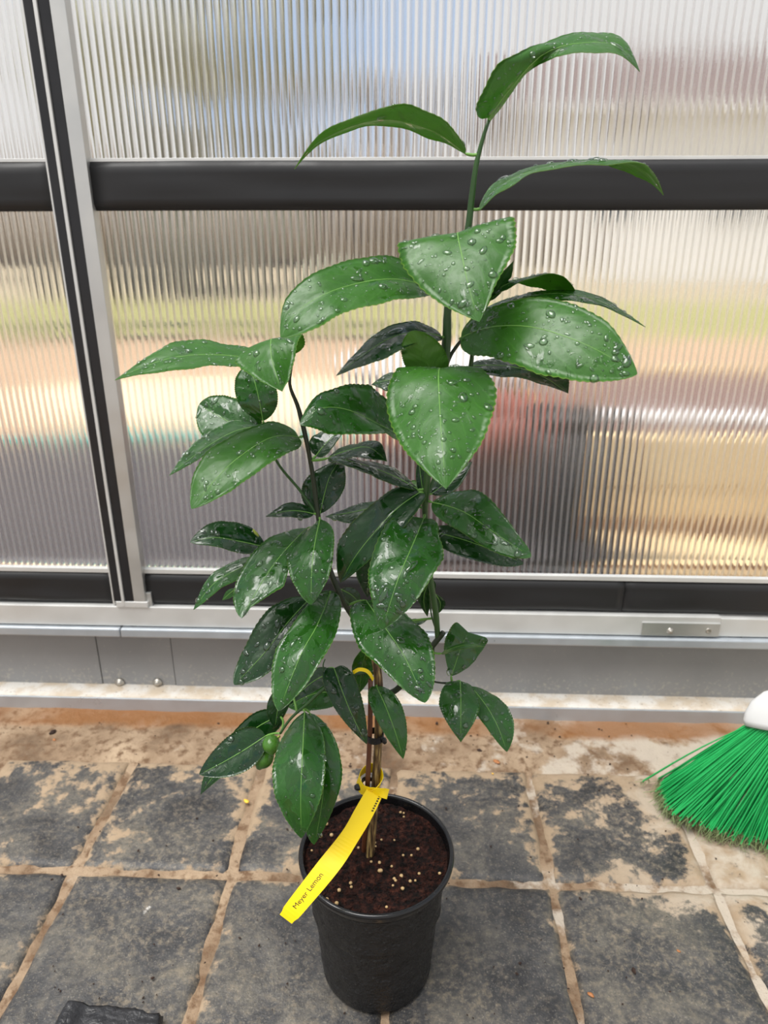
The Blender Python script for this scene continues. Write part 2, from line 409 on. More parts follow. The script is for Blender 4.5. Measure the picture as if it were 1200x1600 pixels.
def sheet(name, x0, x1, z0, z1, seed):
    pit = .0107; sub = 8; k = int((x1-x0)/pit)*sub; rows = 26; amp = .00042
    V = []; Fc = []; mi = []
    for j in range(rows+1):
        z = z0+(z1-z0)*j/rows
        for i in range(k+1):
            x = x0+pit*i/sub; ph = 2*math.pi*i/sub
            wob = .0009*noise.noise(Vector((x*5, z*3, seed)))
            a = amp*(1+.35*noise.noise(Vector((x*25, z*6, seed+5))))
            V.append((x+wob, 1.100-a*math.cos(ph), z))
    for j in range(rows):
        for i in range(k):
            q = j*(k+1)+i; Fc.append((q, q+1, q+k+2, q+k+1)); mi.append(1 if i % sub in (0, 7, 1) else 0)
    b = len(V)
    c = [(x0, z0), (x0+pit*k/sub, z0), (x0+pit*k/sub, z1), (x0, z1)]
    bl = len(V); V += [(c[0][0], 1.106, z0), (c[1][0], 1.106, z0), (c[2][0], 1.106, z1), (c[3][0], 1.106, z1)]
    Fc.append((bl+1, bl, bl+3, bl+2)); mi.append(0)
    Fc.append(tuple([bl, bl+1]+[i for i in range(k, -1, -1)])); mi.append(0)
    Fc.append(tuple([bl+2, bl+3]+[rows*(k+1)+i for i in range(k+1)])); mi.append(0)
    Fc.append(tuple([bl+3, bl]+[j*(k+1) for j in range(rows+1)])); mi.append(0)
    Fc.append(tuple([bl+1, bl+2]+[j*(k+1)+k for j in range(rows, -1, -1)])); mi.append(0)
    o = mesh_obj(name, V, Fc, [PC, PCR]); o.data.polygons.foreach_set('material_index', mi)
    o.data.polygons.foreach_set('use_smooth', [len(f) == 4 and q < rows*k for q, f in enumerate(Fc)])
    tag(o, kind='structure'); return o
sheet('window_1', -1.6, bx_(72), .25, 1.65, 1); sheet('window_2', bx_(115), 1.6, .25, 1.65, 2)
# ================================================================== OUTSIDE, seen through the sheets
M['fabric'] = simple('dark_ground_cloth', (.062, .053, .057), .75, 0, .35, 3, .3, .01)
M['soil_out'] = simple('bare_tan_soil', (.50, .335, .21), .95, 0, .25, 1.3, .4, .02)
M['lawn'] = simple('yellow_green_lawn', (.34, .32, .11), .95, 0, .35, 1.1, .5, .03)
M['far_soil'] = simple('far_dry_field', (.42, .34, .22), .95, 0, .3, .3)
M['sand'] = simple('cream_sand', (.85, .68, .45), .95, 0, .15, 3, .3, .01)
M['wood'] = simple('pale_lumber', (.88, .66, .38), .7, 0, .18, 5, .2, .004)
M['wood_dark'] = simple('weathered_lumber', (.36, .19, .09), .8, 0, .3, 5, .2, .004)
M['mulch'] = simple('purple_brown_mulch', (.20, .12, .10), .95, 0, .4, 14, .6, .02)
M['clay'] = simple('red_clay', (.27, .075, .05), .7, 0, .2, 6)
M['clay_low'] = simple('brown_clay', (.20, .085, .07), .75, 0, .2, 6)
M['white_plastic'] = simple('white_plastic', (.80, .80, .80), .4, 0, .05, 6)
M['teal'] = simple('teal_rubber', (.05, .50, .46), .5, 0, .1, 6)
M['cable'] = simple('dark_cable', (.03, .04, .03), .6)
M['siding'] = simple('white_siding', (.97, .97, .95), .6, 0, .05, 1)
M['roof'] = simple('brown_roof', (.17, .12, .11), .85, 0, .3, 3)
M['glass_dark'] = simple('dark_pane', (.06, .07, .08), .15, 0, .2, 1)
M['bark_out'] = simple('grey_bark', (.16, .13, .10), .9, 0, .3, 8)
M['twig_crown'] = simple('grey_olive_twigs', (.34, .33, .24), .95, 0, .45, 2.2, .8, .2)
M['bush_dark'] = simple('dark_brown_bush', (.075, .065, .04), .95, 0, .5, 3, .8, .1)
M['hedge'] = simple('grey_brown_brush', (.30, .25, .20), .95, 0, .4, 1.2, .8, .2)
GZ = -.02
def strip(name, y0, y1, m, z=GZ, w=40):
    o = mesh_obj(name, [(-w, y0, z), (w, y0, z), (w, y1, z), (-w, y1, z)], [(0, 1, 2, 3)], m); tag(o, kind='structure'); return o
strip('ground_cloth', 1.14, 2.95, M['fabric'], GZ, 12); strip('soil_strip', 2.95, 6.6, M['soil_out'], GZ, 20)
strip('lawn', 6.6, 10.5, M['lawn']); strip('far_field', 10.5, 60, M['far_soil'], GZ, 60)
def mound(name, c, r, h, m, label, cat):
    V = []; Fc = []; nr, ns = 10, 40
    for i in range(nr+1):
        for k in range(ns):
            a = 2*math.pi*k/ns; q = i/nr
            rr = q*(1+.15*noise.noise(Vector((math.cos(a)*2, math.sin(a)*2, 3))))
            V.append((rr*r[0]*math.cos(a), rr*r[1]*math.sin(a), h*math.cos(q*math.pi/2)+.02*noise.noise(Vector((rr*5*math.cos(a), rr*5*math.sin(a), 0)))*(1-q)))
    for i in range(nr):
        for k in range(ns): Fc.append((i*ns+k, i*ns+(k+1) % ns, (i+1)*ns+(k+1) % ns, (i+1)*ns+k))
    o = mesh_obj(name, V, [f[::-1] for f in Fc], m, None, True); o.location = (c.x, c.y, GZ-.002); tag(o, label, cat); return o
mound('sand_mound', flo(400, 622, GZ), (1.5, .62), .10, M['sand'], 'low mound of cream sand seen behind the left plant branch through the ribbed sheet', 'sand')
# raised bed of lumber on the right
bed = empty('raised_bed', (at(1180, 800, 1.95).x, 1.95, GZ)); tag(bed, 'raised garden bed of pale lumber boards seen through the ribbed sheet at right', 'garden bed')
x0b = at(955, 760, 1.93).x; x1b = x0b+1.9
def pbox(parent, name, *a, rz=0.0, bev=.004):
    o = box(name, *a[:6], a[6], None, bev)
    o.parent = parent; o.matrix_parent_inverse = Matrix.Translation(parent.location).inverted(); return o
zt = .30
pbox(bed, 'board', x0b, x1b, 1.90, 1.94, .15, zt, M['wood']); pbox(bed, 'board', x0b, x1b, 1.903, 1.943, .055, .146, M['wood'])
pbox(bed, 'board', x0b+.01, x1b, 1.901, 1.941, GZ, .051, M['wood_dark'])
pbox(bed, 'end_board', x0b-.04, x0b, 1.90, 3.1, GZ, zt-.01, M['wood_dark']); pbox(bed, 'end_board', x1b, x1b+.04, 1.90, 3.1, GZ, zt-.01, M['wood'])
pbox(bed, 'back_board', x0b, x1b, 3.06, 3.1, GZ, zt, M['wood']); pbox(bed, 'mulch_fill', x0b, x1b, 1.94, 3.06, GZ, zt-.03, M['mulch'])
o = box('lumber_plank', 0, 1.7, 0, .14, 0, .04, M['wood'], None, .004); q = flo(985, 885, GZ); o.location = (q.x, q.y, GZ); o.rotation_euler = (0, 0, -.12)
tag(o, 'pale lumber plank lying on the dark ground cloth below the raised bed', 'plank')
tp = tube('white_pipe', [Vector((x0b-.08, 2.05, zt+.02)), Vector((x0b+.8, 2.02, zt+.02)), Vector((x1b, 1.99, zt+.02))], .022, M['white_plastic'], None, 12, 12)
tag(tp, 'white pipe resting along the top of the pale lumber bed', 'pipe')
# planter and tub in the middle
pc = at(722, 700, 2.15)
pt = empty('clay_planter', (pc.x, 2.15, GZ)); tag(pt, 'wide reddish brown round planter seen blurred through the ribbed sheet', 'planter')
lathe('planter_body', [(0, 0), (.20, 0), (.225, .12), (.25, .265), (.22, .265), (.21, .20), (0, .20)], M['clay_low'], pt, 40)
lathe('planter_rim', [(.25, .245), (.285, .25), (.295, .30), (.29, .355), (.265, .36), (.25, .30), (.25, .245)], M['clay'], pt, 40)
tb = empty('white_tub', (at(706, 600, 2.75).x, 2.75, GZ)); tag(tb, 'white tub standing behind the wide clay planter', 'tub')
lathe('tub_body', [(0, 0), (.26, 0), (.30, .38), (.28, .38), (.25, .05), (0, .05)], M['white_plastic'], tb, 40)
lathe('tub_rim', [(.295, .37), (.325, .372), (.33, .40), (.30, .405), (.285, .38)], M['white_plastic'], tb, 40)
bk = empty('added_shade_bucket', (at(902, 700, 1.77).x, 1.77, GZ)); tag(bk, 'tall black bucket shape added for the shaded gap between the clay planter and the raised bed', 'bucket')  # bucket is added; its black stands for the shaded gap beside the planter
lathe('shade_bucket_body', [(0, 0), (.065, 0), (.085, .40), (.078, .40), (.06, .03), (0, .03)], M['gasket'], bk, 32)
lathe('shade_bucket_rim', [(.083, .395), (.093, .398), (.093, .42), (.08, .42), (.08, .395)], M['gasket'], bk, 32)
hz = [Vector((at(px, 681, 3.0).x, 3.0+.03*math.sin(px*.02), GZ+.02)) for px in (60, 215, 330, 430, 520)]
tag(tube('garden_hose', hz, .02, M['teal'], None, 10, 30), 'teal garden hose lying along the edge of the dark ground cloth', 'hose')
for i, py in enumerate((508, 527)):
    hz = [flo(px, py+2*math.sin(px), GZ+.03) for px in (-100, 120, 300, 500, 700)]
    tag(tube('dark_cable', hz, .022, M['cable'], None, 8, 30), ['upper of two thin dark cables lying across the lawn behind the sheet', 'lower of two thin dark cables lying across the lawn behind the sheet'][i], 'cable', 'cables on the lawn')
# houses, trees
hx = at(905, 376, 16).x
hs = empty('white_house', (hx+4, 16, GZ)); tag(hs, 'white house with brown roof seen far behind the sheet at right', 'house')
pbox(hs, 'wall', hx, hx+9, 16, 21, GZ, 3.3, M['siding'], bev=.01)
V = [(hx-.5, 15.5, 3.25), (hx+9.5, 15.5, 3.25), (hx+9.5, 21.5, 3.25), (hx-.5, 21.5, 3.25), (hx-.5, 18.5, 4.75), (hx+9.5, 18.5, 4.75)]
rf = mesh_obj('roof', V, [(0, 1, 5, 4), (2, 3, 4, 5), (0, 4, 3), (1, 2, 5), (3, 2, 1, 0)], M['roof']); rf.parent = hs; rf.matrix_parent_inverse = Matrix.Translation(hs.location).inverted()
pbox(hs, 'gutter', hx-.5, hx+9.5, 15.38, 15.5, 3.15, 3.27, M['white_plastic'], bev=.01)
for dx in (1.6, 4.2):
    wfr = pbox(hs, 'window', hx+dx, hx+dx+1.0, 15.95, 16.02, 1.1, 2.3, M['white_plastic'], bev=.01)
    pn = box('pane', hx+dx+.1, hx+dx+.9, 15.93, 15.97, 1.2, 2.2, M['glass_dark'], None, .004); pn.parent = wfr
def tree(px, Y, h, r, m, label, name='bare_tree', trunkr=.14, seed=0, low=.9):
    c = at(px, 376, Y); e = empty(name, (c.x, Y, GZ)); tag(e, label, 'tree', 'trees beyond the lawn')
    tube('trunk', [Vector((0, 0, 0)), Vector((.05, .02, h*.4)), Vector((-.05, 0, h*.85))], [trunkr, trunkr*.7, trunkr*.25], M['bark_out'], e, 10, 12)
    bm = bmesh.new(); rs = random.Random(seed)
    for i in range(16):
        a = rs.uniform(0, 6.28); q = rs.uniform(0, 1)**.6*r; z = low+rs.uniform(0, 1)*(h-low)
        blob(bm, (q*math.cos(a), q*math.sin(a), z), rs.uniform(.25, .5)*r, 2, (1, 1, 1), .5, i+seed, 2.5)
    bm_obj('crown', bm, m, e, True)
tree(375, 13, 4.6, 1.3, M['twig_crown'], 'tall grey green tree behind the upper left of the ribbed sheet', seed=3)
tree(640, 19, 4.2, 1.5, M['hedge'], 'grey brown bare tree far behind the topmost plant leaves', seed=8)
tree(60, 17, 2.6, 1.2, M['hedge'], 'small grey brown tree behind the left edge sheet', seed=15)
def brush(name, px0, px1, Y, h, m, label, cat, seed):
    a, b = at(px0, 376, Y), at(px1, 376, Y); bm = bmesh.new(); rs = random.Random(seed); k = max(6, int((b.x-a.x)/(h*.35)))
    for i in range(k):
        x = a.x+(b.x-a.x)*(i+.5)/k
        hh = h*rs.uniform(.7, 1.05)
        blob(bm, (x, Y+rs.uniform(-.3, .3)*h, GZ+hh*.45), hh*.55, 2, (1, .9, 1.0), .45, i+seed, 2.2)
    tag(bm_obj(name, bm, m, None, True), label, cat)
brush('brush_row', -1200, 2400, 26, 2.7, M['hedge'], 'long row of grey brown brush along the far field', 'hedge', 1)
brush('dark_bush', 185, 335, 11.2, .85, M['bush_dark'], 'dark low bush at the far side of the lawn beside the upright bar', 'bush', 5)
brush('green_shrub', 560, 640, 12, .6, M['twig_crown'], 'small grey green shrub beyond the lawn behind the plant stem', 'bush', 9)

# ================================================================== POTTED LEMON TREE
PC0 = Vector((at(588, 1300, .597).x, .597, 0)); PY = .597
def pot_mat():
    m, nt, out = mat('wet_black_plastic'); n = N(nt)
    c = n('TexCoord').outputs['Object']; f1 = n.noise(c, 55, 6, .6); f2 = n.noise(c, 220, 4)
    col = n.mix(n.math('MULTIPLY', n.step(f2, .64, .72), .35), (.005, .005, .0055), (.10, .095, .085))
    b = n('BsdfPrincipled', {'Base Color': col, 'Roughness': n.step(f1, .35, .60, .10, .40)})
    n.set(b.inputs['Normal'], n.bump(n.math('ADD', f1, n.math('MULTIPLY', f2, .35)), 1.0, .007)); nt.links.new(b.outputs[0], out.inputs[0]); return m
def soil_mat():
    m, nt, out = mat('coir_potting_soil'); n = N(nt)
    c = n('TexCoord').outputs['Object']; f1 = n.noise(c, 160, 6, .7); f2 = n.noise(c, 420, 4, .7); f3 = n.noise(c, 30, 3)
    col = n.ramp(f1, (.40, (.003, .0015, .001)), (.50, (.026, .008, .005)), (.60, (.075, .022, .012)), (.72, (.16, .055, .03)))
    col = n.mul(col, n.ramp(f3, (.3, (.7, .7, .7)), (.7, (1.2, 1.1, 1.1))))
    b = n('BsdfPrincipled', {'Base Color': col, 'Roughness': .8, 'Specular IOR Level': .3})
    n.set(b.inputs['Normal'], n.bump(n.math('ADD', f1, n.math('MULTIPLY', f2, .5)), 1.0, .006)); nt.links.new(b.outputs[0], out.inputs[0]); return m
def leaf_mat(name, dark, light, trans, wet):
    m, nt, out = mat(name); n = N(nt)
    uv = n('UVMap').outputs[0]; s = n('SeparateXYZ', {'Vector': uv}); ob = n('TexCoord').outputs['Object']
    au = n.math('ABSOLUTE', n.math('SUBTRACT', s.outputs[0], .5))
    ph = n.math('ADD', n.math('MULTIPLY', s.outputs[1], 56.0), n.math('ADD', n.math('MULTIPLY', au, -34.0), n.math('MULTIPLY', n.noise(uv, 5, 2), 7.0)))
    vein = n.math('SINE', ph); vl = n.step(vein, .93, 1.0)
    f1 = n.noise(ob, 35, 4); f2 = n.noise(ob, 190, 4, .6); f3 = n.noise(ob, 900, 2)
    col = n.mix(f1, dark, light); col = n.mix(n.math('MULTIPLY', vl, .18), col, tuple(min(1, x*1.9+.01) for x in light))
    edge = n.step(au, .485, .5); col = n.mix(n.math('MULTIPLY', edge, .6), col, (.22, .36, .05))
    col = n.mix(n.math('MULTIPLY', n.step(f3, .62, .72), .25), col, (.10, .28, .06))
    fw = n.noise(n('Mapping', {'Vector': ob, 'Scale': (1, 1, .55)}).outputs[0], 75, 5, .55, .6)
    film = n.step(fw, .50, .55) if wet else n.step(fw, .60, .64)
    col = n.mix(n.math('MULTIPLY', film, .30), col, tuple(x*.35 for x in dark))
    rough = n.math('ADD', n.math('MULTIPLY', film, -.22), n.step(f2, .35, .65, .30, .42))
    b = n('BsdfPrincipled', {'Base Color': col, 'Roughness': rough, 'Specular IOR Level': .62 if wet else .5, 'Coat Weight': n.math('MULTIPLY', film, .5), 'Coat Roughness': .05})
    h = n.math('ADD', n.math('ADD', n.math('MULTIPLY', n.math('ADD', vein, 1), .10), n.math('MULTIPLY', film, .35)), n.math('ADD', n.math('MULTIPLY', f2, .35), n.math('MULTIPLY', f3, .08)))
    n.set(b.inputs['Normal'], n.bump(h, .40, .0010))
    t = n('BsdfTranslucent', {'Color': trans}); mx = n('MixShader', {0: .48 if 'under' in name else .30, 1: b.outputs[0], 2: t.outputs[0]})
    nt.links.new(mx.outputs[0], out.inputs[0]); return m
M['rim'] = simple('black_rim_plastic', (.006, .006, .0065), .22, 0, .3, 60, .1, .001); M['pot'] = pot_mat(); M['soil'] = soil_mat()
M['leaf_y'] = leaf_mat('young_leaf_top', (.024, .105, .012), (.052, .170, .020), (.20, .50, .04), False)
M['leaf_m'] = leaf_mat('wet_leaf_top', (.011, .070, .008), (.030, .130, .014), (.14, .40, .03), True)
M['leaf_d'] = leaf_mat('old_shaded_wet_leaf_top', (.004, .030, .006), (.012, .065, .011), (.06, .22, .02), True)  # dark green of older leaves, with shade of covered leaves put into the colour
M['under_y'] = leaf_mat('young_leaf_underside', (.085, .22, .035), (.13, .29, .05), (.22, .48, .03), False)
M['under_d'] = leaf_mat('old_shaded_leaf_underside', (.035, .11, .028), (.065, .16, .04), (.10, .30, .03), False)
M['midrib'] = simple('midrib_green', (.15, .33, .06), .45, 0, .15, 60)
M['stem_g'] = simple('green_stem', (.030, .085, .018), .4, 0, .4, 90, .3, .001)
M['stem_dk'] = simple('dark_stem', (.020, .032, .014), .45, 0, .4, 90, .3, .001)
def bark_mat():
    m, nt, out = mat('striped_bark'); n = N(nt)
    c = n('Mapping', {'Vector': n('TexCoord').outputs['Object'], 'Scale': (1, 1, .09)}).outputs[0]
    f = n.noise(c, 420, 4, .6)
    col = n.ramp(f, (.36, (.035, .020, .010)), (.50, (.17, .10, .04)), (.64, (.42, .30, .11)))
    b = n('BsdfPrincipled', {'Base Color': col, 'Roughness': .55}); n.set(b.inputs['Normal'], n.bump(f, .6, .001)); nt.links.new(b.outputs[0], out.inputs[0]); return m
M['bark'] = bark_mat(); M['stake'] = simple('brown_cane', (.12, .040, .018), .4, 0, .3, 60, .2, .001)
M['fruit'] = simple('green_fruit', (.055, .16, .018), .25, 0, .35, 120, .25, .001)
M['calyx'] = simple('yellow_green_calyx', (.36, .42, .07), .5)
m, nt, out = mat('water'); n = N(nt)
tr = n('BsdfTransparent', {'Color': (.93, .97, .93)}); gl = n('BsdfGlossy', {'Color': (1, 1, 1), 'Roughness': .04}); fr_ = n('Fresnel', {'IOR': 1.45})
mx = n('MixShader', {0: n.math('MINIMUM', n.math('MULTIPLY', fr_.outputs[0], 1.6), .8), 1: tr.outputs[0], 2: gl.outputs[0]}); nt.links.new(mx.outputs[0], out.inputs[0]); M['water'] = m

tree_o = empty('potted_lemon_tree', PC0)
tag(tree_o, 'young lemon tree with wet glossy leaves growing in a black nursery pot', 'potted tree')
def own(o, parent=None):
    o.parent = parent or tree_o
    if parent is None: o.matrix_parent_inverse = Matrix.Translation(PC0).inverted()
    return o
# pot
prof = [(0, .0), (.054, .0), (.0625, .001), (.0640, .005), (.0675, .06), (.0735, .12), (.0785, .160)]
def pot_mesh(name, prof, m, dent):
    seg = 96; V = []; Fc = []; dense = []
    for (r0, z0), (r1, z1) in zip(prof, prof[1:]):
        k = max(1, int(abs(z1-z0)/.006))
        for i in range(k): dense.append((r0+(r1-r0)*i/k, z0+(z1-z0)*i/k))
    dense.append(prof[-1])
    for i, (r, z) in enumerate(dense):
        for k in range(seg):
            a = 2*math.pi*k/seg
            d = dent*noise.noise(Vector((math.cos(a)*4, math.sin(a)*4, z*55)))*(1 if .01 < z < .155 and r > .05 else 0)
            foot = -.0 if z > .004 else 0
            V.append((PC0.x+(r+d)*math.cos(a), PC0.y+(r+d)*math.sin(a), z+.0012))
    for i in range(len(dense)-1):
        for k in range(seg):
            k2 = (k+1) % seg; Fc.append((i*seg+k, i*seg+k2, (i+1)*seg+k2, (i+1)*seg+k))
    return mesh_obj(name, V, Fc, m, None, True)
body = own(pot_mesh('pot', prof+[(.0772, .160), (.073, .10), (0, .10)], M['pot'], .0016))
rim = own(pot_mesh('pot_rim', [(.0783, .1585), (.0805, .1592), (.0815, .1625), (.0820, .1665), (.0838, .1670), (.0852, .1690), (.0855, .1715), (.0845, .1738), (.0825, .1746), (.0806, .1738), (.0798, .1715), (.0790, .166), (.0775, .158)], M['rim'], 0), body)
# soil
V = []; Fc = []; nr, ns = 40, 120
rs = random.Random(3)
for i in range(nr+1):
    for k in range(ns):
        a = 2*math.pi*k/ns; r = .0785*i/nr
        x, y = r*math.cos(a), r*math.sin(a)
        z = .1640+.0030*noise.noise(Vector((x*45, y*45, 0)))+.0022*noise.noise(Vector((x*160, y*160, 5)))+.0012*noise.noise(Vector((x*420, y*420, 8)))+.004*math.exp(-(r/.02)**2)
        V.append((PC0.x+x, PC0.y+y, z))
for i in range(nr):
    for k in range(ns): Fc.append((i*ns+k, (i+1)*ns+k, (i+1)*ns+(k+1) % ns, i*ns+(k+1) % ns))
soil = own(mesh_obj('soil', V, Fc, M['soil'], None, True))
def soil_z(x, y): 
    return .1640+.0030*noise.noise(Vector((x*45, y*45, 0)))+.0022*noise.noise(Vector((x*160, y*160, 5)))+.004*math.exp(-((x*x+y*y)**.5/.02)**2)
its = []
for i in range(900):   # coir crumbs and fibres on the soil
    a = rs.uniform(0, 6.283); r = .077*math.sqrt(rs.random()); x, y = r*math.cos(a), r*math.sin(a)
    p = Vector((PC0.x+x, PC0.y+y, soil_z(x, y)+.0006)); d = Vector((rs.uniform(-1, 1), rs.uniform(-1, 1), rs.uniform(-.3, .5))).normalized()
    L = rs.uniform(.0012, .0035); its.append(tube_data([p-d*L, p+Vector((0, 0, .0003)), p+d*L], [.0003, rs.uniform(.0005, .0011), .0003], 5))
V, Fc = merge(its); cr_o = own(mesh_obj('coir_crumbs', V, Fc, M['soil'], None, False), soil); tag(cr_o, kind='stuff')
# stems: (px, py, depth offset in cm) then radii in mm
def P3(t): return at(t[0], t[1], PY+t[2]/100)
STEMS = []
def stem(name, pts, rad, m, n=24, seg=10):
    pp = cat_rom([P3(p) for p in pts], n*2)
    STEMS.append(pp)
    k = len(rad); L = len(pp); rr = []
    for i in range(L):
        u = i/(L-1)*(k-1); j = min(int(u), k-2); rr.append((rad[j]*(1-(u-j))+rad[j+1]*(u-j))/1000*(1+.06*noise.noise(pp[i]*160)))
    V, Fc = tube_data(pp, rr, seg); return own(mesh_obj(name, V, Fc, m, None, True))
trunk = stem('trunk', [(577, 1352, 0), (582, 1290, 0), (588, 1210, 0), (592, 1130, 0), (591, 1060, 0), (583, 1012, .3)], [4.8, 4.6, 4.5, 4.4, 4.3, 4.2], M['bark'])
stem('branch', [(586, 1030, .2), (566, 985, 0), (538, 942, -.5), (512, 880, -.5), (498, 812, 0), (489, 745, .2), (479, 690, 0), (466, 637, 0), (453, 602, 0), (455, 575, 0), (458, 548, 0)], [3.4, 3.0, 2.8, 2.8, 2.6, 2.4, 2.2, 2.0, 2.2, 1.4, 1.1], M['stem_dk'], 34)
stem('twig', [(498, 808, 0), (470, 768, .8), (432, 720, 1.6), (412, 662, 2)], [1.5, 1.3, 1.2, 1.0], M['stem_g'])
stem('branch', [(590, 1075, .2), (612, 1082, .6), (640, 1056, .6), (672, 1014, .3), (693, 988, .2)], [2.4, 3.2, 3.1, 3.0, 2.8], M['stem_dk'])
stem('branch', [(684, 998, .3), (681, 960, .2), (674, 915, 0), (667, 860, 0), (664, 800, 0), (666, 765, 0), (672, 700, .2), (683, 640, .2), (692, 585, 0), (698, 530, 0), (700, 480, 0), (712, 420, 0), (730, 365, 0), (737, 310, 0), (744, 258, 0), (757, 208, 0), (764, 188, 0)], [2.6, 3.0, 2.9, 2.7, 2.6, 3.0, 3.1, 3.6, 4.0, 4.1, 3.9, 3.2, 2.9, 2.7, 2.5, 1.9, 1.3], M['stem_g'], 48)
stem('twig', [(664, 782, 0), (678, 748, .8), (690, 715, 1.6)], [1.8, 1.6, 1.2], M['stem_g'])
stem('twig', [(696, 572, .2), (706, 552, .3), (722, 530, .3)], [2.2, 1.6, 1.3], M['stem_dk'])
stem('twig', [(735, 574, .8), (737, 548, .6), (727, 528, .4)], [2.0, 1.6, 1.2], M['stem_g'])
stem('twig', [(640, 1056, .6), (665, 1062, .3), (690, 1067, 0), (712, 1066, -.2)], [1.2, 1.0, 1.0, .9], M['stem_dk'])
stem('branch', [(586, 1052, .2), (560, 1052, -.4), (515, 1070, -1), (480, 1100, -1.5), (455, 1122, -1.8), (438, 1146, -2.2)], [1.8, 1.7, 1.7, 1.6, 1.4, 1.3], M['stem_g'])
stem('twig', [(515, 1068, -1), (505, 1042, -.5), (508, 1030, 0)], [.7, .7, .6], M['stem_g'])
stem('twig', [(545, 945, -.5), (520, 925, -.8), (500, 926, -1)], [1.4, 1.2, 1.0], M['stem_g'])
stem('twig', [(690, 990, .2), (680, 1000, .2), (678, 1026, .1)], [.8, .7, .7], M['stem_g'])
stem('twig', [(682, 985, .4), (674, 960, .9), (672, 930, 1.2)], [.9, .8, .7], M['stem_g'])

def interp(tbl, t):
    if t <= tbl[0][0]: return tbl[0][1].copy()
    for (a, va), (b, vb) in zip(tbl, tbl[1:]):
        if t <= b: return va.lerp(vb, (t-a)/(b-a))
    return tbl[-1][1].copy()
NV, NH = 88, 6
LEAFN = [0]
def leaf(mid, A, B, *args, flat=1.0, **kw):
    d0 = mid[0][2]; mid = [(x, y, d0+(d-d0)*flat) for x, y, d in mid]
    return leaf_(mid, A, B, *args, **kw)
def leaf_(mid, A, B, side='t', kind='m', a=.52, b=.75, tf=.5, drops=1.0, cup=.10, pet=True):
    LEAFN[0] += 1; sd = LEAFN[0]; rs = random.Random(sd*13+1)
    mp = cat_rom([P3(p) for p in mid], NV+1)
    b += .30 if b > .2 else 0
    pk = a/(a+b); wm = pk**a*(1-pk)**b
    def w(t): return max(0.0, t)**a*max(0.0, 1-t)**b/wm
    def midat(t):
        u = min(1, max(0, t))*NV; j = min(int(u), NV-1); return mp[j].lerp(mp[j+1], u-j)
    def table(Sd):
        if not isinstance(Sd, list): Sd = [Sd]
        tb = []
        for s in Sd:
            if len(s) == 2 or (len(s) == 3 and s[0] > 1.5): s = (.42,)+tuple(s)
            t, x, y = s[0], s[1], s[2]; dy = s[3] if len(s) > 3 else 0
            m0 = midat(t); p = at(x, y, m0.y+dy/100); tb.append((t, (p-m0)/max(.3, w(t))))
        return tb
    TA, TB = table(A), table(B)
    # which way is up
    j = int(tf*NV); tg = (mp[min(j+2, NV)]-mp[max(j-2, 0)]).normalized()
    sv = interp(TA, tf)-interp(TB, tf); nrm = tg.cross(sv).normalized()
    if (nrm.dot(_C-mp[j]) > 0) != (side == 't'): TA, TB = TB, TA
    C = 2*NH+1; top = []; 
    for i in range(NV+1):
        t = i/NV; ww = w(t); tg = (mp[min(i+1, NV)]-mp[max(i-1, 0)]).normalized()
        va, vb = interp(TA, t), interp(TB, t); nn = tg.cross(va-vb)
        nn = nn.normalized() if nn.length > 1e-9 else Vector((0, 0, 1))
        for k in range(C):
            s = (NH-k)/NH; V_ = va if s >= 0 else vb; q = abs(s)
            ser = 1+(.016*math.sin(t*2*math.pi*25)*q**4 if .06 < t < .97 else 0)
            p = mp[i]+V_*(ww*q*ser)
            L = V_.length
            p = p+nn*L*ww*(cup*(q*q-.0)*0+cup*math.sin(q*math.pi)*.55+.065*q*q*math.sin(t*9+sd*1.3+(2 if s > 0 else 0))+.02*q*math.sin(t*31+sd))
            top.append((p, nn))
    verts = [p for p, _ in top]+[p-nn*.00035 for p, nn in top]; o2 = len(top); faces = []; mi = []; uvs = []
    def uv(ix): ix %= o2; return ((ix % C)/(C-1), (ix//C)/NV)
    for i in range(NV):
        for k in range(C-1):
            q0 = i*C+k
            faces.append((q0, q0+1, q0+C+1, q0+C)); mi.append(0)
            faces.append((o2+q0+C, o2+q0+C+1, o2+q0+1, o2+q0)); mi.append(1)
        for k in (0, C-1):
            q0 = i*C+k; f = (q0+C, o2+q0+C, o2+q0, q0) if k else (q0, o2+q0, o2+q0+C, q0+C); faces.append(f); mi.append(1)
    tm, um = {'y': ('leaf_y', 'under_y'), 'm': ('leaf_m', 'under_y'), 'd': ('leaf_d', 'under_d')}[kind]
    # check winding: top faces must point along nn
    o = mesh_obj('leaf', verts, faces, [M[tm], M[um]], None, True)
    me = o.data; f0 = me.polygons[2*((NV//2)*(C-1)+NH//2)+0+2*(NV//2)]
    if f0.normal.dot(top[(NV//2)*C+NH][1]) < 0: me.flip_normals()
    me.polygons.foreach_set('material_index', mi)
    ul = me.uv_layers.new(name='UVMap')
    for lp in me.loops: ul.data[lp.index].uv = uv(lp.vertex_index)
    own(o)
    # midrib with petiole
    rp = [mp[int(NV*k/16)] for k in range(16)]; rr = [.00058-.00042*(k/15) for k in range(16)]
    if pet:
        best = None
        for st in STEMS:
            for q in st:
                d = (q-mp[0]).length
                if best is None or d < best[0]: best = (d, q)
        if best[0] < .045: src = best[1]
        else: src = mp[0]-(mp[2]-mp[0]).normalized()*.010
        tg = (mp[3]-mp[0]).normalized(); L = (mp[0]-src).length
        pp = cat_rom([src, src.lerp(mp[0], .55)-tg*L*.12, mp[0]], 7)[:-1]
        rp = pp+rp; rr = [.0012]*len(pp)+rr
    Vt, Ft = tube_data(rp, rr, 6); own(mesh_obj('midrib', Vt, Ft, M['midrib'], None, True), o)
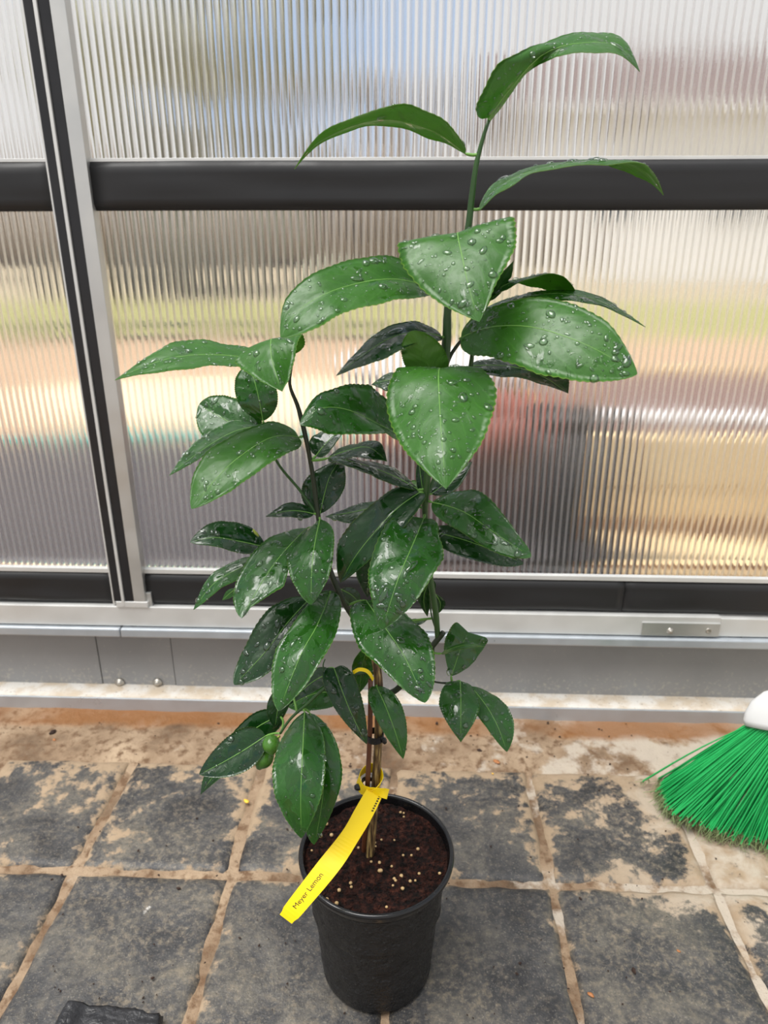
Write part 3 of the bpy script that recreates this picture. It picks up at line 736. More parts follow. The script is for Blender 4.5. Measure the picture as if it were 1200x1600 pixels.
    # water drops lying on the upper face
    area = (interp(TA, .42).length+interp(TB, .42).length)*(mp[0]-mp[-1]).length
    nd = int(drops*area*26000); its = []
    for _ in range(nd):
        t = rs.uniform(.05, .95); k = rs.uniform(.4, C-1.4); i = min(NV-1, int(t*NV)); kk = int(k); fr = k-kk
        p = top[i*C+kk][0].lerp(top[i*C+kk+1][0], fr); nn = top[i*C+kk][1]
        e1 = (top[i*C+kk+1][0]-top[i*C+kk][0]).normalized(); nn2 = e1.cross((top[(i+1)*C+kk][0]-top[i*C+kk][0]).normalized())
        if nn2.length > .1: nn = nn2.normalized()*(1 if nn2.dot(nn) > 0 else -1)
        e2 = nn.cross(e1); r = min(.0034, .00066*math.exp(rs.gauss(0, .66))); st = 1+rs.random()**3*1.3; ang = rs.uniform(0, 6.28); irr = rs.uniform(0, 9)
        V = []; Fc = []; sg = 9
        f1 = e1*math.cos(ang)+e2*math.sin(ang); f2 = nn.cross(f1)
        for li, (cr_, hz_) in enumerate(((1.0, -.12), (.98, .12), (.80, .36), (.45, .54))):
            for q in range(sg):
                w_ = 2*math.pi*q/sg; rq = r*cr_*(1+.22*math.sin(w_*2+irr)*(st-1)+.06*math.sin(w_*3+irr*2))
                V.append(p+f1*(rq*st*math.cos(w_))+f2*(rq*math.sin(w_))+nn*(hz_*r))
        V.append(p+nn*r*.60); V.append(p-nn*r*.12)
        for li in range(3):
            for q in range(sg): Fc.append((li*sg+q, li*sg+(q+1) % sg, (li+1)*sg+(q+1) % sg, (li+1)*sg+q))
        for q in range(sg): Fc.append((3*sg+q, 3*sg+(q+1) % sg, 4*sg)); Fc.append(((q+1) % sg, q, 4*sg+1))
        its.append((V, Fc))
    if its:
        V, Fc = merge(its); d = own(mesh_obj('water_drops', V, Fc, M['water'], None, True), o); tag(d, kind='stuff')
    return o
L = leaf
# ---- crown
L([(764, 184, 0), (796, 140, 0), (850, 84, 0), (925, 66, .8), (975, 78, 1.5), (1000, 112, 2)], [(.15, 751, 160, -1.5), (.35, 783, 96, -1.5), (.55, 850, 69, .5), (.75, 935, 48, 2.2), (.9, 983, 62, 1.5)], [(.15, 780, 172, 1.5), (.35, 812, 128, 1.8), (.55, 868, 88, -.8), (.75, 935, 86, -2.4), (.9, 978, 94, -1.2)], 't', 'y', tf=.78, drops=.9)
L([(727, 240, 0), (688, 210, 0), (645, 193, 0), (600, 186, 0), (560, 193, 0), (520, 209, 0), (487, 230, 0), (460, 264, 0)], [(.3, 662, 174, -2.2), (.6, 572, 176, -2), (.85, 495, 213, -.6)], [(.3, 668, 212, 2), (.6, 570, 201, 2), (.85, 494, 228, .6)], 'u', 'y', drops=.5)
L([(751, 326, 0), (790, 286, 0), (835, 267, 0), (890, 255, .3), (955, 251, .6), (1005, 264, 1), (1037, 305, 1.4)], [(.2, 786, 296, -2), (.45, 850, 270, -2.5), (.65, 950, 256, -2), (.82, 1012, 256, -1.6)], [(.2, 782, 284, 2), (.45, 850, 257, 2.3), (.65, 945, 252, 2), (.82, 995, 278, 1.8)], 't', 'y', tf=.3, drops=1.0)
L([(727, 380, 0), (715, 364, -3), (723, 405, -5.8), (733, 450, -7.5), (749, 503, -8.8)], [(.28, 803, 339, -.3), (.5, 805, 385), (.75, 772, 452)], [(.28, 625, 385, -.3), (.5, 632, 420), (.75, 690, 475)], 't', 'y', a=.45, b=.70, cup=.06)
L([(675, 452, .5), (632, 438, -1.2), (593, 437, -2.5), (550, 445, -3.6), (507, 460, -5), (463, 488, -6), (438, 527, -6.8)], [(.3, 600, 400, 1.6), (.6, 515, 414, 1.6), (.85, 447, 468, .8)], [(.3, 618, 466, -2), (.6, 535, 491, -2.2), (.9, 474, 520, -1)], 't', 'y', b=.5)
L([(446, 556, -.5), (425, 529, -3), (424, 557, -5.2), (431, 583, -6.3), (441, 612, -7)], [(.3, 472, 522, -.2), (.55, 461, 560), (.8, 450, 595)], [(.3, 384, 543, -.3), (.5, 367, 567), (.75, 405, 595)], 't', 'y', a=.42, cup=.06)
L([(446, 563, 0), (372, 557, -2), (322, 554, -3), (270, 559, -4), (225, 573, -4.6), (179, 594, -5)], [(.35, 345, 535, 2), (.6, 277, 536, 2), (.8, 232, 555, 1)], [(.35, 350, 573, -2), (.6, 282, 576, -2), (.8, 225, 584, -1)], 't', 'y')
# ---- right upper cluster
L([(720, 528, -.8), (767, 511, -3), (830, 511, -5), (900, 532, -7), (950, 556, -8), (996, 584, -9)], [(.25, 772, 480, 1.6), (.5, 860, 463, 2), (.75, 945, 500, 1.5)], [(.25, 765, 557, -1.6), (.5, 842, 586, -2), (.78, 935, 595, -1.5)], 't', 'y', a=.5, b=.55, drops=1.25)
L([(762, 466, 1.2), (790, 445, 1.8), (835, 431, 2.4), (872, 436, 3.4), (900, 457, 4.4)], [(.25, 792, 454, -1.5), (.65, 866, 425, -1.6)], [(.25, 787, 438, 1.5), (.65, 856, 455, 1.8)], 'u', 'm', tf=.65, b=.5)
L([(745, 490, 2), (820, 464, 2.5), (880, 459, 3), (940, 472, 3.5), (1009, 511, 4)], [(.5, 882, 454, 2), (.75, 950, 470, 1.5)], [(.5, 882, 467, -2), (.75, 945, 482, -1.5)], 't', 'm')
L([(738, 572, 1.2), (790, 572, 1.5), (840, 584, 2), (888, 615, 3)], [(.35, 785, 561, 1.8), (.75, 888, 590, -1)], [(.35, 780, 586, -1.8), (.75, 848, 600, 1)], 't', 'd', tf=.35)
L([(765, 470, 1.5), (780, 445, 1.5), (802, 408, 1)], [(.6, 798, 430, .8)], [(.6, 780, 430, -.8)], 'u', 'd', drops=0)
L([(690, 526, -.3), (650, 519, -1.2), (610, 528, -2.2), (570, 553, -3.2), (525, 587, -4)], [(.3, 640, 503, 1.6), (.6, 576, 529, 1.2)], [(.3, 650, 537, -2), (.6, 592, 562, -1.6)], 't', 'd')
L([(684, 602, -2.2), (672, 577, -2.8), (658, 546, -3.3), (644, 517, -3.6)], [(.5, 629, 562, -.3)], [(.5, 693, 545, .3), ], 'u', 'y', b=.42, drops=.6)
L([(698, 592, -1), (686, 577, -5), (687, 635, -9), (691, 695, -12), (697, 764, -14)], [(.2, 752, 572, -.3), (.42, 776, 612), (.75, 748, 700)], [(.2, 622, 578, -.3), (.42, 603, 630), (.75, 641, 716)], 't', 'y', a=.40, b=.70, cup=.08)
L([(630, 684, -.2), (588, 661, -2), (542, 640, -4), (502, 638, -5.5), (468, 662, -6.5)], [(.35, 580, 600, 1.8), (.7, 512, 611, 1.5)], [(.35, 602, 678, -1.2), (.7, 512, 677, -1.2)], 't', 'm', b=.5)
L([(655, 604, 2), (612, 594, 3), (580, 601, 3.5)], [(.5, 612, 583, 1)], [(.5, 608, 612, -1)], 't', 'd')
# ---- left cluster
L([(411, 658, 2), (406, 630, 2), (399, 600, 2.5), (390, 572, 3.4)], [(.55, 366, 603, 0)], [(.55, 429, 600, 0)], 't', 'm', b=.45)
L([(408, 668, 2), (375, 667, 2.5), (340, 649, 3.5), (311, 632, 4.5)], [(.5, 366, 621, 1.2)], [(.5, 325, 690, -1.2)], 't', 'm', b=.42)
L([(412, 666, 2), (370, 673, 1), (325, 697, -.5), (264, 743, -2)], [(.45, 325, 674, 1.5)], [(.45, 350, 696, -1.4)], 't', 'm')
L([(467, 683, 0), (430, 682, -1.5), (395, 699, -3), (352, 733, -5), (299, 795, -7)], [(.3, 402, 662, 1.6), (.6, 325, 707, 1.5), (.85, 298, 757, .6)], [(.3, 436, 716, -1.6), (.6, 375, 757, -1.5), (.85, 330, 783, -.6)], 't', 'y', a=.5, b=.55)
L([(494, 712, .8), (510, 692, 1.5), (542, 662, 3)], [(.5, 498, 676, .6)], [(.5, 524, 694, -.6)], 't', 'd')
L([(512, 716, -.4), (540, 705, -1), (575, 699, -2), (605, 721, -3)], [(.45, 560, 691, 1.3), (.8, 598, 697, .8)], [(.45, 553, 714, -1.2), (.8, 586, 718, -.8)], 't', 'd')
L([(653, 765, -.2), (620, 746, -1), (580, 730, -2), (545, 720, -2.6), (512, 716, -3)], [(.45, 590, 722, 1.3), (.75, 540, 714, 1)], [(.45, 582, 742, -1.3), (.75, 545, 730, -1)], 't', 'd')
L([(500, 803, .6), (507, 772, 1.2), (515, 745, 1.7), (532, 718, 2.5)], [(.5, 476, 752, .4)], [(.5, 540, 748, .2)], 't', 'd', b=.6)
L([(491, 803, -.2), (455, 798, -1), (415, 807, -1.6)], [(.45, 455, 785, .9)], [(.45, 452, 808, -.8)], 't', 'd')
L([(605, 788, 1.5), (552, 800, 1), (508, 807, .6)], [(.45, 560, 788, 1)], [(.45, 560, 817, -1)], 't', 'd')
# ---- middle
L([(655, 770, -.3), (620, 795, -1.5), (585, 832, -2.6), (555, 870, -3), (532, 911, -3)], [(.35, 592, 781, .8), (.7, 528, 845, .6)], [(.35, 640, 812, -1), (.7, 586, 868, -1)], 't', 'd', b=.55, drops=.25)
L([(662, 810, -.8), (642, 858, -3.5), (622, 905, -5.2), (597, 984, -6.2)], [(.2, 685, 832, .3), (.45, 693, 872, .3), (.75, 645, 945)], [(.2, 603, 820, -.3), (.45, 575, 888, -.3), (.75, 582, 942)], 't', 'm', a=.42, b=.55, drops=1.3, flat=1.55)
L([(675, 785, -.3), (725, 800, -3), (775, 834, -4.5), (830, 870, -5.5)], [(.4, 752, 769, 1.5), (.75, 808, 832, 1)], [(.4, 714, 826, -1), (.75, 778, 866, -1)], 't', 'm', b=.5, drops=1.2, flat=1.55)
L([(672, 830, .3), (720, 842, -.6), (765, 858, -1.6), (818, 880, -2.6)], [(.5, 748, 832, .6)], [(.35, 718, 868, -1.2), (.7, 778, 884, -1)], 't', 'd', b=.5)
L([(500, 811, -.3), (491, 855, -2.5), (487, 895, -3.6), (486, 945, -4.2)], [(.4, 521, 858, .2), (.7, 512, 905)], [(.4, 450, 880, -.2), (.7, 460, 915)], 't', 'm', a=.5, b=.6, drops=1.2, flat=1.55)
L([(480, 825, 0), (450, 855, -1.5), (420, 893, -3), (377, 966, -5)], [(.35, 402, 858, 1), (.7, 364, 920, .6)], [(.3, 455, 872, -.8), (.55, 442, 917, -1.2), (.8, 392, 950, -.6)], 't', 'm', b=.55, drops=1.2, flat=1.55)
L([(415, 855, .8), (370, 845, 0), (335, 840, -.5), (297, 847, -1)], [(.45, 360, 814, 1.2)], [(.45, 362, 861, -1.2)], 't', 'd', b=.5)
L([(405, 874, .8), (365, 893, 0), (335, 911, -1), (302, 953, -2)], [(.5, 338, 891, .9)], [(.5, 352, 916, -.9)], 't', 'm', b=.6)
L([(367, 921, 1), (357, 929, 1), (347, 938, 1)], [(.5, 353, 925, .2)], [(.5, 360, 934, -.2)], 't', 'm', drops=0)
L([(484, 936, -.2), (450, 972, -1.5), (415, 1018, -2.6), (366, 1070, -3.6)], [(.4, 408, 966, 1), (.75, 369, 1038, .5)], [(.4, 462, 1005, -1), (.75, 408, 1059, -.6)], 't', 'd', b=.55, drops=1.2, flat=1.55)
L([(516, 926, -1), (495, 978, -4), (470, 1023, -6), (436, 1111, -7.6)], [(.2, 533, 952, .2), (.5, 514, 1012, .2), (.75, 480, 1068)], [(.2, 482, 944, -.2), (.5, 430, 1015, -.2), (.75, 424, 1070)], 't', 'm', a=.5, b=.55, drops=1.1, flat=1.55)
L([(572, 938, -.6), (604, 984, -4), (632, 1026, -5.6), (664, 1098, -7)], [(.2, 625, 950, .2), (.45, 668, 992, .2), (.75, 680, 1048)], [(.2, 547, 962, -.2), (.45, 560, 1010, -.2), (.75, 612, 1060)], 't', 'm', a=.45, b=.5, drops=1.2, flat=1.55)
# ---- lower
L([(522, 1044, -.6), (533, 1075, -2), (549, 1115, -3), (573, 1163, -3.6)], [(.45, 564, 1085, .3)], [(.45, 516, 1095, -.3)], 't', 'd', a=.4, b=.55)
L([(588, 1072, -.6), (603, 1105, -2.5), (618, 1145, -3.6), (630, 1186, -4.2)], [(.45, 632, 1115, .3)], [(.45, 585, 1118, -.3)], 't', 'm', b=.6, drops=.5)
L([(705, 1056, -.2), (712, 1036, .5), (720, 1012, 1.2), (732, 988, 2)], [(.45, 694, 1014, 0), (.85, 706, 977, 0)], [(.45, 738, 1036, .2), (.85, 761, 1006, .3)], 't', 'm', a=.75, b=.16)
L([(690, 1021, 0), (722, 1009, -.6), (757, 1010, -1.1)], [(.5, 724, 1004, .8)], [(.5, 720, 1014, -.8)], 't', 'y', drops=.4)
L([(719, 1064, -.3), (720, 1090, -2), (720, 1122, -3), (720, 1160, -3.6)], [(.15, 742, 1078), (.42, 750, 1104)], [(.15, 694, 1072), (.42, 686, 1100)], 't', 'm', a=.42, b=.75, drops=1.3, flat=1.55)
L([(735, 1072, 1), (762, 1106, -.6), (779, 1138, -1.6), (792, 1175, -2.2)], [(.45, 795, 1110, .7), (.75, 804, 1142, .3)], [(.45, 749, 1122, -.7), (.75, 768, 1148, -.3)], 't', 'm', b=.55, drops=1.3, flat=1.55)
L([(476, 1112, -1.8), (473, 1175, -5), (470, 1240, -6.6), (471, 1310, -7.2)], [(.4, 508, 1190, .3), (.7, 500, 1250)], [(.4, 426, 1205, -.3), (.7, 437, 1262)], 't', 'm', a=.5, b=.6, drops=.35, flat=1.55)
L([(484, 1114, -1.4), (502, 1170, -3.5), (505, 1235, -4.6), (491, 1320, -5.2)], [(.35, 532, 1185, .3), (.65, 529, 1240)], [(.35, 468, 1195, -.2), (.8, 474, 1290)], 't', 'm', b=.55, drops=.4, flat=1.55)
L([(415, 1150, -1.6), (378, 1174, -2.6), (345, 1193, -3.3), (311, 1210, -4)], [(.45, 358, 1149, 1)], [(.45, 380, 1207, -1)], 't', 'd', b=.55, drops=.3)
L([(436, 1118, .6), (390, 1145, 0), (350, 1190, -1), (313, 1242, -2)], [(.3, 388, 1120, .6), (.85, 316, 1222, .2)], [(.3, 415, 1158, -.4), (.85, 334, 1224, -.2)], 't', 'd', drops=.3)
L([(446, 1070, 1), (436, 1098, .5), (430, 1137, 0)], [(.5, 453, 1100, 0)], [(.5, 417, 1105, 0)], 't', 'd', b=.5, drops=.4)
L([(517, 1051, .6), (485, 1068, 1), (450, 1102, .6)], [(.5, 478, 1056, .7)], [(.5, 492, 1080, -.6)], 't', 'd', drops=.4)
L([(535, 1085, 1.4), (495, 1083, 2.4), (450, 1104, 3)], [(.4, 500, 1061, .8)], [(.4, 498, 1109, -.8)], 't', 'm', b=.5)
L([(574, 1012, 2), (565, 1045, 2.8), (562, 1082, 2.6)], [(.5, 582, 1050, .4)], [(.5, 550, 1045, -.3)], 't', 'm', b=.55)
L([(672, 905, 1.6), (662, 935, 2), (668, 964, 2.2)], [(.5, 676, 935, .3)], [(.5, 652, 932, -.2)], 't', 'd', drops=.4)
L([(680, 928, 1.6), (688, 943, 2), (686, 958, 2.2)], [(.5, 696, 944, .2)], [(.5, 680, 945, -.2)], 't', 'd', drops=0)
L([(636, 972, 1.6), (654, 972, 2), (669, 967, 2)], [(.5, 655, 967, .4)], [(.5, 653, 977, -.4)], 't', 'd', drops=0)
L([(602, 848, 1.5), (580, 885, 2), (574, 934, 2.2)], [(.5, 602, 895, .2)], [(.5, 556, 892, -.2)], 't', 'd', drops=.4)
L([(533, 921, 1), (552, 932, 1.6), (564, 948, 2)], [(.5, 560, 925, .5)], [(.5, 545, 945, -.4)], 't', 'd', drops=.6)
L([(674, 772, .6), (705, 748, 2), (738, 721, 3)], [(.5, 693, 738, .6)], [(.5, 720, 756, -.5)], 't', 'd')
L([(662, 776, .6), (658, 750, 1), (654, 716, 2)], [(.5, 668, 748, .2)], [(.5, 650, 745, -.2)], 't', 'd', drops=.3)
L([(650, 766, .8), (632, 763, 1.4), (610, 776, 2)], [(.5, 640, 753, .4)], [(.5, 628, 775, -.4)], 'u', 'm', drops=0)
# fruits
def fruit(px, py, dy, r, el, axis):
    c = P3((px, py, dy)); bm = bmesh.new(); res = bmesh.ops.create_uvsphere(bm, u_segments=24, v_segments=16, radius=1)
    for v in res['verts']:
        z = v.co.z; k = 1+.04*noise.noise(v.co*2+Vector((px, 0, 0)))
        v.co = Vector((v.co.x*k, v.co.y*k, z*el+(.14 if z > .96 else 0)))*r
    o = bm_obj('fruit', bm, M['fruit'], None, True)
    o.matrix_world = Matrix.Translation(c) @ Vector(axis).to_track_quat('Z', 'Y').to_matrix().to_4x4()
    own(o); o.matrix_parent_inverse = Matrix.Translation(PC0).inverted()
    return c, o
c1, f1o = fruit(424, 1163, -2.8, .0088, 1.05, (.15, -.75, -.6)); c2, f2o = fruit(412, 1183, -1.9, .0103, 1.12, (-.35, -.5, -.7))
for c, o, tip in ((c1, f1o, (437, 1150, -2.2)), (c2, f2o, (437, 1150, -2.2))):
    e = P3(tip); own(tube('stalk', [e, e.lerp(c, .35)+Vector((0, 0, .001)), e.lerp(c, .75)], [.0011, .0010, .0016], M['calyx'], None, 8, 8))
b0 = P3((399, 832, .6)); own(tube('bud', [b0+Vector((.003, 0, -.004)), b0, b0+Vector((-.002, 0, .003))], [.0006, .0015, .0008], M['calyx'], None, 8, 7))

# ================================================================== SMALL THINGS ON THE PLANT
M['tag'] = simple('yellow_tag_plastic', (1.0, .70, .002), .5, 0, .04, 30)
M['ink'] = simple('black_ink', (.03, .025, .01), .7)
# cane
pp = [flo(567, 1350, .14), P3((573, 1250, -.6)), P3((578, 1140, -.6)), P3((579, 1062, -.55))]
tag(tube('plant_stake', pp, [.0027, .0027, .0026, .0025], M['stake'], None, 10, 20), 'thin brown cane stake standing against the lemon tree trunk', 'stake')
def wrap(name, px, py, dy, r, h, m, turns=1.0, tilt=0.0, start=0):
    c = P3((px, py, dy)); n = int(40*turns); V = []; Fc = []
    for i in range(n+1):
        a = start+2*math.pi*turns*i/n; rr = r
        for k, (dr, dz) in enumerate(((0, -h/2), (0, h/2), (-.0009, h/2), (-.0009, -h/2))):
            x, y = (rr+dr)*math.cos(a), (rr+dr)*math.sin(a)*1.0
            V.append(c+Vector((x, y, dz+tilt*x)))
    for i in range(n):
        for k in range(4): Fc.append((i*4+k, i*4+(k+1) % 4, (i+1)*4+(k+1) % 4, (i+1)*4+k))
    Fc.append((3, 2, 1, 0)); Fc.append(tuple(n*4+k for k in range(4)))
    return V, Fc
# black ties
V1, F1 = wrap('t', 586, 1150, -.25, .0092, .0075, None); c = P3((584, 1150, -.2))
kn = tube_data(cat_rom([c+Vector((.005, -.005, .002)), c+Vector((.010, -.006, .001)), c+Vector((.0115, -.006, -.004))], 8), [.0014, .0018, .002, .0024, .0028, .0028, .0026, .0016], 8)
V, Fc = merge([(V1, F1), kn]); tag(mesh_obj('plant_tie', V, Fc, M['rope_black'], None, False), 'black tie strapped around trunk and cane above the yellow tag', 'plant tie')
c = P3((578, 1226, -.2))
V1, F1 = wrap('t', 578, 1226, -.2, .0088, .005, None, 1, -.35)
kn = tube_data(cat_rom([c+Vector((-.007, -.005, .001)), c+Vector((-.0125, -.007, .0025)), c+Vector((-.0145, -.007, .0005))], 8), [.0016, .002, .003, .0036, .0038, .0038, .0034, .002], 8)
V, Fc = merge([(V1, F1), kn]); tag(mesh_obj('plant_tie', V, Fc, M['rope_black'], None, False), 'black tie half hidden under the looped end of the yellow tag', 'plant tie')
# yellow name tag
tg = empty('name_tag', P3((585, 1235, -1.2))); tag(tg, 'long yellow plastic name tag looped around the trunk above the pot', 'plant tag')
def town(o):
    o.parent = tg; o.matrix_parent_inverse = Matrix.Translation(tg.location).inverted(); return o
left = [(574, 1231, -1.4), (556, 1262, -3.2), (536, 1297, -5.2), (495, 1349, -8.0), (450, 1408, -10.6), (436, 1428, -11.2)]
right = [(600, 1238, -1.2), (582, 1276, -3.4), (562, 1310, -5.4), (532, 1357, -8.2), (474, 1426, -10.9), (457, 1444, -11.4)]
LP = cat_rom([P3(p) for p in left], 41); RP = cat_rom([P3(p) for p in right], 41)
V = []; Fc = []
for i in range(41):
    nn = ((LP[min(i+1, 40)]-LP[max(i-1, 0)]).cross(RP[i]-LP[i])).normalized()
    if nn.dot(_C-LP[i]) < 0: nn = -nn
    ins = .0009 if i > 38 else 0
    d = (RP[i]-LP[i]).normalized()*ins
    V += [LP[i]+d+nn*.0003, RP[i]-d+nn*.0003, RP[i]-d-nn*.0003, LP[i]+d-nn*.0003]
for i in range(40):
    for k in range(4): Fc.append((i*4+k, i*4+(k+1) % 4, (i+1)*4+(k+1) % 4, (i+1)*4+k))
Fc.append((0, 3, 2, 1)); Fc.append((160, 161, 162, 163))
me_o = town(mesh_obj('strip', V, Fc, M['tag'], None, False))
bm = bmesh.new(); bm.from_mesh(me_o.data); bmesh.ops.recalc_face_normals(bm, faces=bm.faces); bm.to_mesh(me_o.data); bm.free()
# loop around the trunk
def ribbon(name, pts, wid, updir, m):
    pts = cat_rom(pts, 40); V = []; Fc = []
    for i, p in enumerate(pts):
        t = (pts[min(i+1, 39)]-pts[max(i-1, 0)]).normalized(); u = (updir-t*updir.dot(t)).normalized(); nn = t.cross(u)
        for a, b in ((.5, .0003), (-.5, .0003), (-.5, -.0003), (.5, -.0003)): V.append(p+u*(wid*a)+nn*b)
    for i in range(39):
        for k in range(4): Fc.append((i*4+k, i*4+(k+1) % 4, (i+1)*4+(k+1) % 4, (i+1)*4+k))
    Fc.append((0, 3, 2, 1)); Fc.append((156, 157, 158, 159))
    o = mesh_obj(name, V, Fc, m, None, False); bm = bmesh.new(); bm.from_mesh(o.data); bmesh.ops.recalc_face_normals(bm, faces=bm.faces); bm.to_mesh(o.data); bm.free(); return o
tag(ribbon('yellow_tape', [P3((552, 1051, -.9)), P3((562, 1046, -1.0)), P3((574, 1049, -1.0)), P3((583, 1062, -.7))], .0035, Vector((.1, .6, 1)), M['tag']), 'short yellow tape curled over the top of the cane stake', 'tape')
c = P3((579, 1222, -.2))
town(ribbon('loop', [P3((590, 1238, -1.5)), c+Vector((-.008, -.011, .000)), c+Vector((-.0125, -.001, .006)), c+Vector((-.004, .009, .010)), c+Vector((.007, .007, .010)), c+Vector((.0115, -.003, .005)), c+Vector((.006, -.0115, -.001)), P3((575, 1243, -1.3))], .0145, Vector((.25, -.2, 1)), M['tag']))
town(ribbon('tail', [P3((582, 1236, -1.6)), P3((595, 1238, -1.7)), P3((606, 1241, -1.4))], .010, Vector((-.5, 0, 1)), M['tag']))
# lettering on the tag
fc = bpy.data.curves.new('lettering', 'FONT'); fc.body = 'Meyer Lemon'; fc.size = 1.0; fc.align_x = 'LEFT'; fc.align_y = 'CENTER'
fo = bpy.data.objects.new('lettering_curve', fc); COL.objects.link(fo)
dg = bpy.context.evaluated_depsgraph_get(); tm = bpy.data.meshes.new_from_object(fo.evaluated_get(dg)); bpy.data.objects.remove(fo)
wmax = max(v.co.x for v in tm.vertices)
def on_strip(u, v):   # u along (0 knot .. 1 end), v across 0 left .. 1 right
    q = u*40; i = min(int(q), 39); f = q-i; l = LP[i].lerp(LP[i+1], f); r = RP[i].lerp(RP[i+1], f)
    nn = ((LP[min(i+1, 40)]-LP[max(i-1, 0)]).cross(RP[i]-LP[i])).normalized()
    if nn.dot(_C-LP[i]) < 0: nn = -nn
    return l.lerp(r, v)+nn*.0005
u0, u1 = .915, .655
for v in tm.vertices:
    x, y = v.co.x/wmax, v.co.y
    v.co = on_strip(u0+(u1-u0)*x, .47-(y)*.36)
tm.materials.append(M['ink']); lo = bpy.data.objects.new('lettering', tm); COL.objects.link(lo); town(lo)
its = []
for i in range(7):
    a, b = on_strip(.03+.018*i, .80), on_strip(.030+.018*i+.011, .80); e = (on_strip(.05, .92)-on_strip(.05, .80))*.9
    its.append(([a, b, b+e, a+e], [(0, 1, 2, 3)]))
V, Fc = merge(its); town(mesh_obj('small_print', V, Fc, M['ink']))
# fertiliser beads on the soil
M['bead'] = simple('tan_bead', (.62, .42, .20), .4, 0, .2, 200)
bm = bmesh.new(); bmesh.ops.create_icosphere(bm, subdivisions=2, radius=1); bme = bpy.data.meshes.new('fertilizer_bead'); bm.to_mesh(bme); bm.free(); bme.materials.append(M['bead'])
bme.polygons.foreach_set('use_smooth', [True]*len(bme.polygons))
SP = [(626, 1267), (631, 1269), (631, 1276), (586, 1317), (583, 1322), (587, 1325), (596, 1314), (616, 1313), (653, 1327), (643, 1335), (655, 1363), (627, 1369), (616, 1374), (614, 1383), (618, 1377), (629, 1388), (649, 1373), (641, 1375), (687, 1363), (593, 1349), (593, 1360), (580, 1347), (612, 1353), (548, 1379), (549, 1385), (530, 1391), (526, 1410), (510, 1407), (604, 1417), (567, 1428), (487, 1327), (560, 1324), (510, 1286), (518, 1305), (595, 1360), (584, 1330), (630, 1335)]
for i, (x, y) in enumerate(SP):
    p = flo(x, y, .166); rr = math.hypot(p.x-PC0.x, p.y-PC0.y)
    if rr > .0765: k = .0765/rr; p.x = PC0.x+(p.x-PC0.x)*k; p.y = PC0.y+(p.y-PC0.y)*k
    o = bpy.data.objects.new('fertilizer_bead', bme); link(o); r = random.uniform(.0013, .0023)
    o.location = (p.x, p.y, soil_z(p.x-PC0.x, p.y-PC0.y)+r*.75); o.scale = (r, r*random.uniform(.85, 1), r*.9)
    tag(o, 'tiny round tan fertilizer bead lying on the potting soil', 'fertilizer bead', 'fertilizer beads on the soil')
# ================================================================== BROOM
M['bristle'] = simple('green_bristle', (.012, .36, .085), .35, 0, .25, 30)
M['fray'] = simple('frayed_bristle_tips', (.22, .27, .12), .7, 0, .4, 60)
br = empty('broom', flo(1130, 1320)); tag(br, 'green bristled broom with white plastic cap leaning at the right edge', 'broom')
def bown(o):
    o.parent = br; o.matrix_parent_inverse = Matrix.Translation(br.location).inverted(); return o
T0 = at(1172, 1128, .862); T1 = T0+Vector((.125, -.052, .016))           # bristle roots under the cap
Q0 = flo(1026, 1244, .005); Qd = flo(1200, 1338, .005)-flo(1060, 1292, .005); 
rs = random.Random(11)
def qpt(u):
    pts = [flo(1030, 1243, .006), flo(1045, 1275, .006), flo(1100, 1302, .006), flo(1200, 1332, .006)]
    end = pts[-1]+(pts[-1]-pts[-2])*1.0; pts.append(end); pts.append(end+(pts[3]-pts[2])*.9+Vector((.02, .03, 0)))
    return pts
QL = cat_rom(qpt(0), 200)
its = []; fr = []; perp = Vector((.35, .93, 0))
for i in range(900):
    u = rs.random(); d = rs.uniform(-1, 1); row = d
    q = QL[int(u*199)]+perp*(row*.016+.012)+Vector((rs.gauss(0, .003), rs.gauss(0, .003), 0)); q.z = .012+rs.uniform(0, .012)
    t = T0.lerp(T1, .04+.92*u)+perp*(row*.008)
    mid = t.lerp(q, .5)+Vector((rs.gauss(0, .002), rs.gauss(0, .002), rs.gauss(0, .0015)))
    r = rs.uniform(.0007, .0011)
    pts = cat_rom([t+(t-q).normalized()*.01, mid, q], 6); its.append(tube_data(pts, r, 5, False))
    for k in range(3):
        e = q+Vector((rs.gauss(0, .006), rs.gauss(0, .006), 0)); e.z = rs.uniform(.001, .008); m2 = q.lerp(e, .5)+Vector((rs.gauss(0, .003), rs.gauss(0, .003), rs.gauss(0, .003)))
        fr.append(tube_data([q+(mid-q)*.03, m2, e], [.0005, .0004, .0002], 4, False))
for (tx, ty) in ((1006, 1219), (1012, 1217), (1004, 1221), (1028, 1240)):
    q = flo(tx, ty, .012); t = T0+Vector((.004, -.002, 0)); its.append(tube_data(cat_rom([t, t.lerp(q, .5)+Vector((0, 0, .006)), q], 8), .0009, 5, False))
    for k in range(6):
        e = q+Vector((rs.gauss(0, .004), rs.gauss(0, .004), -.008)); fr.append(tube_data([q, q.lerp(e, .5)+Vector((0, rs.gauss(0, .002), .002)), e], [.0005, .0004, .0002], 4, False))
V, Fc = merge(its); tag(bown(mesh_obj('bristles', V, Fc, M['bristle'], None, True)), kind='stuff')
V, Fc = merge(fr); tag(bown(mesh_obj('frayed_tips', V, Fc, M['fray'], None, True)), kind='stuff')
bb = [(1190, 1190), (1178, 1290)]
